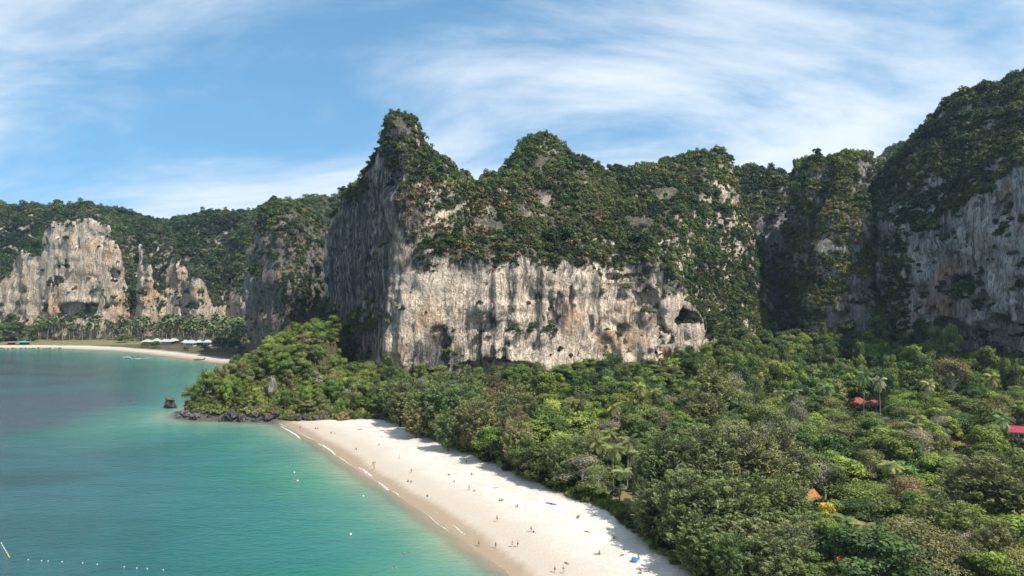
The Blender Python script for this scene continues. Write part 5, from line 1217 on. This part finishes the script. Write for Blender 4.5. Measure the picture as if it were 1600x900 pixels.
V, Q, rs_ = [], [], random.Random(9); pl = np.array(SHORE[:12]); sg = np.r_[0, np.cumsum(np.linalg.norm(np.diff(pl, axis=0), axis=1))]
ss = np.arange(0, sg[-1], 0.6); sx, sy = np.interp(ss, sg, pl[:, 0]), np.interp(ss, sg, pl[:, 1]); tx, ty = np.gradient(sx), np.gradient(sy); ln = np.hypot(tx, ty); nx_, ny_ = ty / ln, -tx / ln
for row, (base, amp_) in enumerate(((0.2, 1.3),)):
    o1 = base + amp_ * pnoise(np.c_[ss, 0 * ss + row * 50], (9, 9, 1), 3) + 0.4 * pnoise(np.c_[ss, 0 * ss], (2.5, 2.5, 1), 4); wd = 0.02 + 0.34 * np.maximum(0, pnoise(np.c_[ss, 0 * ss + row * 9], (9, 9, 1), 5) - 0.05)
    sgn = -1 if poly_sd(np.array([[sx[40] + nx_[40] * 5, sy[40] + ny_[40] * 5]]), LAND)[0] < 0 else 1; b0 = len(V)
    for i in range(len(ss)):
        for w_ in (-1, 1): V.append((sx[i] + sgn * nx_[i] * (o1[i] + w_ * wd[i]), sy[i] + sgn * ny_[i] * (o1[i] + w_ * wd[i]), 0.07))
    Q += [(b0 + 2 * i, b0 + 2 * i + 1, b0 + 2 * i + 3, b0 + 2 * i + 2) for i in range(len(ss) - 1)]
prop(mobj('swash_foam', mesh_np('swash_foam', np.array(V), np.array(Q), [M_foam], True)), 'thin lace of foam along the waterline of the beach', 'foam', kind='stuff')

# ------------------------------------------------------------------ buoys
def ball(r, n=10, m=7):
    b = MB(); ring = lambda j: [(r * math.sin(math.pi * j / m) * math.cos(2 * math.pi * k / n), r * math.sin(math.pi * j / m) * math.sin(2 * math.pi * k / n), r * math.cos(math.pi * j / m)) for k in range(n)]
    for j in range(m):
        A, B = ring(j), ring(j + 1)
        for k in range(n): b.face((A[k], B[k], B[(k + 1) % n], A[(k + 1) % n]) if 0 < j < m - 1 else (A[0], B[k], B[(k + 1) % n]) if j == 0 else (A[k], B[0], A[(k + 1) % n]))
    return b
M_buoy = plain('buoy_white', (0.80, 0.80, 0.78), 0.4, 0.4, 0.1, 3); M_buoyy = plain('buoy_yellow', (0.70, 0.42, 0.08), 0.5, 0.4, 0.1, 3)
bm_, by_ = ball(0.32).mesh('float', M_buoy, True), ball(0.18).mesh('float', M_buoyy, True); bw_ = ball(0.13).mesh('float', M_buoy, True)
cb = MB(); cb.tube([(0, 0, -0.1), (0, 0, 0.06)], [0.36, 0.36], 10); col_ = cb.mesh('collar', M_roofr)
for px, py, lab in [(460, 739, 'white mooring buoy farther of the pair off the beach'), (465, 752, 'white mooring buoy nearer of the pair off the beach'), (568, 776, 'single white mooring buoy close to the sand'), (548, 836, 'white buoy bobbing among the bathers')]:
    Y = CAMZ * F / (py - HZ); o = prop(empty('mooring_buoy', (PX(px, Y)[0], Y, 0.12)), lab, 'buoy', 'white mooring buoys'); mobj('float', bm_, o); mobj('collar', col_, o)
rp = [(2, 849), (4, 853), (6.5, 857), (9, 861), (11, 864.5), (13, 868), (14.5, 871)]; W3 = []
for px, py in rp: Y = CAMZ * F / (py - HZ); W3.append((PX(px, Y)[0], Y, 0.05))
o = prop(empty('float_line', W3[-1]), 'short line of yellowish floats ending at the bottom left corner', 'float line')
b = MB(); b.tube([tuple(np.array(p) - np.array(W3[-1])) for p in W3], [0.05] * len(W3), 5); b.obj('rope', M_white, o)
for i, p in enumerate(W3): q = mobj('float', by_ if i in (4, 5, 6) else bw_, o); q.location = tuple(np.array(p) - np.array(W3[-1]) + [0, 0, 0.05])
for i, (px, py) in enumerate([(44, 875), (65, 876.5), (75, 877), (97, 878), (129, 880), (152, 882), (194, 886), (214, 888), (230, 889), (255, 891)]):
    Y = CAMZ * F / (py - HZ); o = mobj('marker_float', bw_); o.location = (PX(px, Y)[0], Y, 0.05); prop(o, f'tiny white float of the swimming line, {ORDS[i]} from left', 'float', 'floats of the swimming line')

# ------------------------------------------------------------------ people
SK = {
 'stand': dict(pel=(0, 0, .95), sp=(0, 0, 1.15), ch=(0, 0, 1.35), nk=(0, 0, 1.5), hd=(0, .02, 1.6), ht=(0, .02, 1.7), ls=(-.17, 0, 1.41), le=(-.24, .02, 1.15), lw=(-.25, .1, .93), lf=(-.25, .13, .82), rs=(.17, 0, 1.41), re=(.24, .02, 1.15), rw=(.25, .1, .93), rf=(.25, .13, .82), lh=(-.1, 0, .88), lk=(-.11, .03, .5), la=(-.11, 0, .09), lt=(-.12, .15, .03), rh=(.1, 0, .88), rk=(.11, .03, .5), ra=(.11, 0, .09), rt=(.12, .15, .03)),
 'walk': dict(pel=(0, 0, .94), sp=(0, .02, 1.15), ch=(0, .04, 1.35), nk=(0, .05, 1.5), hd=(0, .08, 1.6), ht=(0, .08, 1.7), ls=(-.17, .04, 1.41), le=(-.23, .16, 1.18), lw=(-.22, .36, 1.05), lf=(-.22, .45, 1.02), rs=(.17, .04, 1.41), re=(.23, -.12, 1.18), rw=(.24, -.16, .95), rf=(.24, -.15, .85), lh=(-.1, 0, .88), lk=(-.1, -.08, .5), la=(-.1, -.36, .14), lt=(-.1, -.28, .03), rh=(.1, 0, .88), rk=(.1, .24, .52), ra=(.1, .3, .09), rt=(.1, .45, .04)),
 'sit': dict(pel=(0, 0, .13), sp=(0, -.04, .33), ch=(0, -.02, .55), nk=(0, .02, .7), hd=(0, .05, .8), ht=(0, .05, .9), ls=(-.17, -.02, .61), le=(-.24, .12, .42), lw=(-.18, .34, .42), lf=(-.12, .42, .42), rs=(.17, -.02, .61), re=(.24, .12, .42), rw=(.18, .34, .42), rf=(.12, .42, .42), lh=(-.1, .05, .13), lk=(-.13, .42, .42), la=(-.12, .68, .09), lt=(-.12, .82, .04), rh=(.1, .05, .13), rk=(.13, .42, .42), ra=(.12, .68, .09), rt=(.12, .82, .04)),
 'lie': dict(pel=(0, 0, .13), sp=(0, .2, .13), ch=(0, .4, .14), nk=(0, .55, .14), hd=(0, .66, .15), ht=(0, .76, .15), ls=(-.17, .46, .13), le=(-.3, .3, .08), lw=(-.34, .06, .06), lf=(-.34, -.04, .05), rs=(.17, .46, .13), re=(.34, .5, .08), rw=(.3, .72, .07), rf=(.24, .8, .06), lh=(-.1, -.07, .12), lk=(-.13, -.46, .12), la=(-.14, -.86, .07), lt=(-.15, -.9, .18), rh=(.1, -.07, .12), rk=(.12, -.44, .2), ra=(.12, -.84, .07), rt=(.13, -.88, .18))}
RD = dict(pel=.14, sp=.125, ch=.145, nk=.06, hd=.095, ht=.07, ls=.065, le=.045, lw=.032, lf=.035, rs=.065, re=.045, rw=.032, rf=.035, lh=.095, lk=.058, la=.04, lt=.035, rh=.095, rk=.058, ra=.04, rt=.035)
ED = [('pel', 'sp'), ('sp', 'ch'), ('ch', 'nk'), ('nk', 'hd'), ('hd', 'ht'), ('ch', 'ls'), ('ls', 'le'), ('le', 'lw'), ('lw', 'lf'), ('ch', 'rs'), ('rs', 're'), ('re', 'rw'), ('rw', 'rf'), ('pel', 'lh'), ('lh', 'lk'), ('lk', 'la'), ('la', 'lt'), ('pel', 'rh'), ('rh', 'rk'), ('rk', 'ra'), ('ra', 'rt')]
def skin(name, J, E, grow, mat, root, sub=1):
    keys = [k for k in J if any(k in e for e in E)]; me = bpy.data.meshes.new(name); me.from_pydata([J[k] for k in keys], [(keys.index(a), keys.index(b)) for a, b in E], [])
    o = bpy.data.objects.new(name, me); COL.objects.link(o); md = o.modifiers.new('skin', 'SKIN'); md.use_smooth_shade = True
    for i, k in enumerate(keys):
        sv = me.skin_vertices[0].data[i]; r = RD[k[:2] if k not in RD else k] + grow if not k.endswith('_m') else 0.08 + grow; sv.radius = (r, r); sv.use_root = (k == root)
    o.modifiers.new('sub', 'SUBSURF').levels = sub
    dg = bpy.context.evaluated_depsgraph_get(); r = bpy.data.meshes.new_from_object(o.evaluated_get(dg)); bpy.data.objects.remove(o); r.name = name
    r.materials.clear(); r.materials.append(mat); return r
M_skin = plain('skin', (0.36, 0.21, 0.14), 0.6, 0.3, 0.1, 4); M_hair = plain('hair', (0.035, 0.024, 0.018), 0.6, 0.3, 0.2, 6)
t = NT('cloth'); cc = t.new('ShaderNodeObjectInfo').outputs['Color']; n = t.noise(t.new('ShaderNodeTexCoord').outputs['Object'], 9, 3); M_cloth = t.done(t.bsdf(t.mix(t.math('MULTIPLY', n, 0.4), cc, (0.05, 0.05, 0.05)), 0.85, None, 0.15))
POSE = {}
for nm, J in SK.items():
    J = dict(J)
    for a, k in (('lh', 'lk'), ('rh', 'rk')): J[a + '_m'] = tuple(0.45 * x + 0.55 * y for x, y in zip(J[a], J[k]))
    body = skin('body', J, ED, 0, M_skin, 'pel')
    shorts = skin('shorts', J, [('pel', 'lh'), ('lh', 'lh_m'), ('pel', 'rh'), ('rh', 'rh_m')], 0.018, M_cloth, 'pel')
    J['hu'] = tuple(0.4 * x + 0.6 * y for x, y in zip(J['hd'], J['ht'])); RD['hu'] = 0.088
    hair = skin('hair', J, [('hu', 'ht')], 0.02, M_hair, 'hu')
    shirt = skin('shirt', J, [('sp', 'ch'), ('ch', 'ls'), ('ch', 'rs')], 0.02, M_cloth, 'ch')
    POSE[nm] = (body, shorts, hair, shirt)
CLO = {'black': (0.02, 0.02, 0.025), 'red': (0.5, 0.05, 0.05), 'blue': (0.04, 0.12, 0.4), 'white': (0.7, 0.7, 0.7), 'navy': (0.02, 0.03, 0.08), 'pink': (0.6, 0.2, 0.25), 'green': (0.05, 0.2, 0.1), 'tan': (0.4, 0.28, 0.18), 'grey': (0.25, 0.25, 0.27)}
def person(px, py, pose, shorts, shirt, label, rz=None, z=None):
    X, Y, zg = ground_at(px, py); o = empty('person', (X, Y, (zg if z is None else z) + 0.02), rr.uniform(0, 6.28) if rz is None else rz)
    b, s_, h, t_ = POSE[pose]; mobj('body', b, o); q = mobj('shorts', s_, o); q.color = (*CLO[shorts], 1); mobj('hair', h, o)
    if shirt: q = mobj('shirt', t_, o); q.color = (*CLO[shirt], 1)
    k = rr.uniform(0.94, 1.04); o.scale = (k, k, k); return prop(o, label, 'person', 'people on the beach' if z is None else 'bathers in the sea')
for a in [(469, 671, 'stand', 'black', None, 'bather standing at the waterline nearest the boulders'), (493, 670, 'sit', 'red', None, 'person sitting in front of the headland rocks'), (496.5, 670, 'sit', 'blue', 'white', 'white shirted person sitting beside the one by the rocks'), (518, 677, 'sit', 'black', None, 'sunbather sitting up near the far waterline'), (522.5, 677, 'lie', 'tan', None, 'sunbather lying near the far waterline'), (560, 671.5, 'lie', 'blue', None, 'sunbather lying nearest the far trees, left of the pair'), (563.5, 671.5, 'lie', 'red', None, 'sunbather lying nearest the far trees, right of the pair'), (596, 683, 'lie', 'black', None, 'sunbather lying alone on the wide far sand'), (592.5, 694.5, 'lie', 'tan', None, 'pale sunbather lying below the far tree shadow'), (557, 702.5, 'sit', 'black', 'black', 'person in black sitting alone on the damp sand'), (624, 717, 'stand', 'white', 'white', 'person in white standing on the dry sand'), (642.7, 739, 'stand', 'navy', 'navy', 'person in dark clothes standing on the middle of the beach'),
          (583, 728, 'walk', 'red', None, 'walker at the waterline, left of the group of three'), (586, 726.5, 'stand', 'black', None, 'bather at the waterline, right of the group of three'), (584.6, 734, 'walk', 'tan', None, 'walker at the waterline, nearest of the group of three'), (637.5, 753, 'sit', 'black', None, 'person sitting on the middle sand, left of the pair'), (641.8, 753.5, 'sit', 'grey', 'white', 'person in a white shirt sitting on the middle sand'), (702, 741.8, 'lie', 'navy', None, 'sunbather lying just left of the tree shade'), (710.6, 753.5, 'sit', 'white', 'grey', 'person sitting below the tree shade'), (668.4, 776, 'sit', 'black', None, 'dark figure sitting alone on the wet sand'), (733, 766, 'stand', 'grey', 'pink', 'person in pink standing below the shaded sand'), (741, 767, 'lie', 'black', None, 'sunbather lying beside the standing person in pink'), (736.7, 742.5, 'sit', 'red', 'red', 'person in red sitting at the edge of the tree shade'), (729, 724, 'stand', 'black', 'navy', 'person standing deep in the casuarina shade'), (774.4, 762.5, 'lie', 'white', 'white', 'white clad sunbather lying on the bright sand'), (780.5, 782.5, 'sit', 'black', 'black', 'dark figure sitting on bright sand, left of two'), (784, 782.5, 'sit', 'navy', 'black', 'dark figure sitting on bright sand, right of two'), (809, 792, 'sit', 'tan', 'white', 'pale figure sitting alone on bright sand'), (776.7, 815, 'walk', 'grey', 'tan', 'person in tan walking across the bare middle sand'), (830, 831.5, 'stand', 'black', 'black', 'person in black crouched beside a dark bag'),
          (748.4, 854, 'walk', 'red', None, 'walker in red shorts on the near wet sand'), (774.4, 857, 'stand', 'black', 'black', 'person in black standing on the near wet sand'), (801, 855, 'walk', 'white', 'grey', 'walker in grey on the near sand, left of two'), (809, 855, 'stand', 'black', None, 'person in black shorts on the near sand, right of two'), (902, 809.5, 'sit', 'navy', None, 'person sitting near the plants, left of the pair'), (905, 808, 'sit', 'black', 'grey', 'person sitting near the plants, right of the pair'), (885.5, 880.5, 'lie', 'tan', None, 'sunbather lying on the near sand'), (867, 895, 'stand', 'black', 'tan', 'person standing nearest the bottom of the beach'), (880.6, 896, 'walk', 'white', 'white', 'walker in white at the bottom of the beach'), (937, 866, 'sit', 'red', 'red', 'person in red sitting before the big tree shadow'), (932, 866.5, 'lie', 'pink', None, 'sunbather lying beside the sitter in red'), (917, 831, 'lie', 'tan', 'tan', 'brownish sunbather lying at the tip of the tree shadow'), (959, 841, 'sit', 'navy', 'navy', 'dark figure sitting inside the big tree shadow'), (997.5, 873.5, 'sit', 'red', 'pink', 'person in pink sitting behind the blue sunshade'), (1001.5, 896, 'sit', 'tan', 'red', 'person in red sitting at the bottom edge of the sand'), (972, 868, 'lie', 'black', None, 'dark sunbather lying in the big tree shadow')]:
    person(*a)
for a in [(631.7, 866, 'stand', 'black', None, 'bather standing waist deep, nearest the sand of the swimmers', None, -0.95), (613, 888, 'stand', 'red', None, 'swimmer near the bottom edge, left of two', None, -1.15), (619, 887, 'stand', 'black', None, 'swimmer near the bottom edge, right of two', None, -1.15), (465, 705, 'stand', 'black', None, 'lone swimmer off the far end of the beach', None, -1.1)]:
    person(*a)

# ------------------------------------------------------------------ beach things
def towel(px, py, col, label, rz):
    X, Y, z = ground_at(px, py); V, Q = [], []
    for i in range(7):
        for j in range(4):
            V.append((0.9 * (j / 3 - 0.5), 1.9 * (i / 6 - 0.5), 0.05 + 0.02 * math.sin(i * 2.1 + j)))
    for i in range(6):
        for j in range(3): Q.append((4 * i + j, 4 * i + j + 1, 4 * i + j + 5, 4 * i + j + 4))
    o = mobj('beach_towel', mesh_np('beach_towel', np.array(V), np.array(Q), [M_cloth], True)); o.location = (X, Y, z + 0.05); o.rotation_euler = (0, 0, rz); o.color = (*col, 1)
    md = o.modifiers.new('thick', 'SOLIDIFY'); md.thickness = 0.03
    prop(o, label, 'towel', 'blue towels on the sand')
towel(858, 786.5, (0.06, 0.10, 0.35), 'blue beach towel left of the pair by the plants', 1.2); towel(864.5, 788, (0.06, 0.10, 0.35), 'blue beach towel right of the pair by the plants', 1.25)
X, Y, z = ground_at(834, 832); b = MB(); b.box((0, 0, 0.22), (0.4, 0.28, 0.44)); b.box((0, -0.18, 0.16), (0.3, 0.12, 0.26)); o = b.obj('backpack', M_hair); o.location = (X, Y, z); md = o.modifiers.new('round', 'BEVEL'); md.width = 0.06; md.segments = 2; prop(o, 'dark bag on the sand beside the crouched person', 'bag')
X, Y, z = ground_at(991.7, 878); o = prop(empty('beach_sunshade', (X, Y, z), 0.3), 'bright blue beach sunshade at the edge of the tree shadow', 'sunshade')
b = MB(); n = 10; tl = lambda x, y, q: (x, y * 0.9 - q * 0.3, q * 0.95 + y * 0.3 + 0.55)
for ring in range(3):
    r0, r1 = 0.85 * ring / 3, 0.85 * (ring + 1) / 3; z0, z1 = 0.55 - 0.5 * (ring / 3) ** 2, 0.55 - 0.5 * ((ring + 1) / 3) ** 2
    for k in range(n):
        a0, a1 = 2 * math.pi * k / n, 2 * math.pi * (k + 1) / n; pt = lambda r, a, q: tl(r * math.cos(a), r * math.sin(a), q)
        b.face((pt(r0, a0, z0), pt(r1, a0, z1), pt(r1, a1, z1), pt(r0, a1, z0)) if ring else (pt(0, 0, z0), pt(r1, a0, z1), pt(r1, a1, z1)))
q = b.obj('canopy', M_cloth, o); q.color = (0.05, 0.2, 0.5, 1)
b = MB(); b.tube([(0, 0.3, -0.2), tl(0, 0, 0.55)], [0.03, 0.03], 6); b.obj('pole', M_white, o)

# ------------------------------------------------------------------ haze
hb = MB(); S = 11500.0; hb.box((0, 0, 160), (2 * S, 2 * S, 340)); ho = hb.obj('haze', [])
t = NT('haze_air'); pv = t.new('ShaderNodeVolumePrincipled'); pv.inputs['Color'].default_value = (0.62, 0.82, 1.0, 1); pv.inputs['Density'].default_value = 0.00006; pv.inputs['Anisotropy'].default_value = 0.25
t.l.new(pv.outputs[0], t.out.inputs['Volume']); ho.data.materials.clear(); ho.data.materials.append(t.m)
prop(ho, 'thin blue haze over the bay', 'haze', kind='stuff')
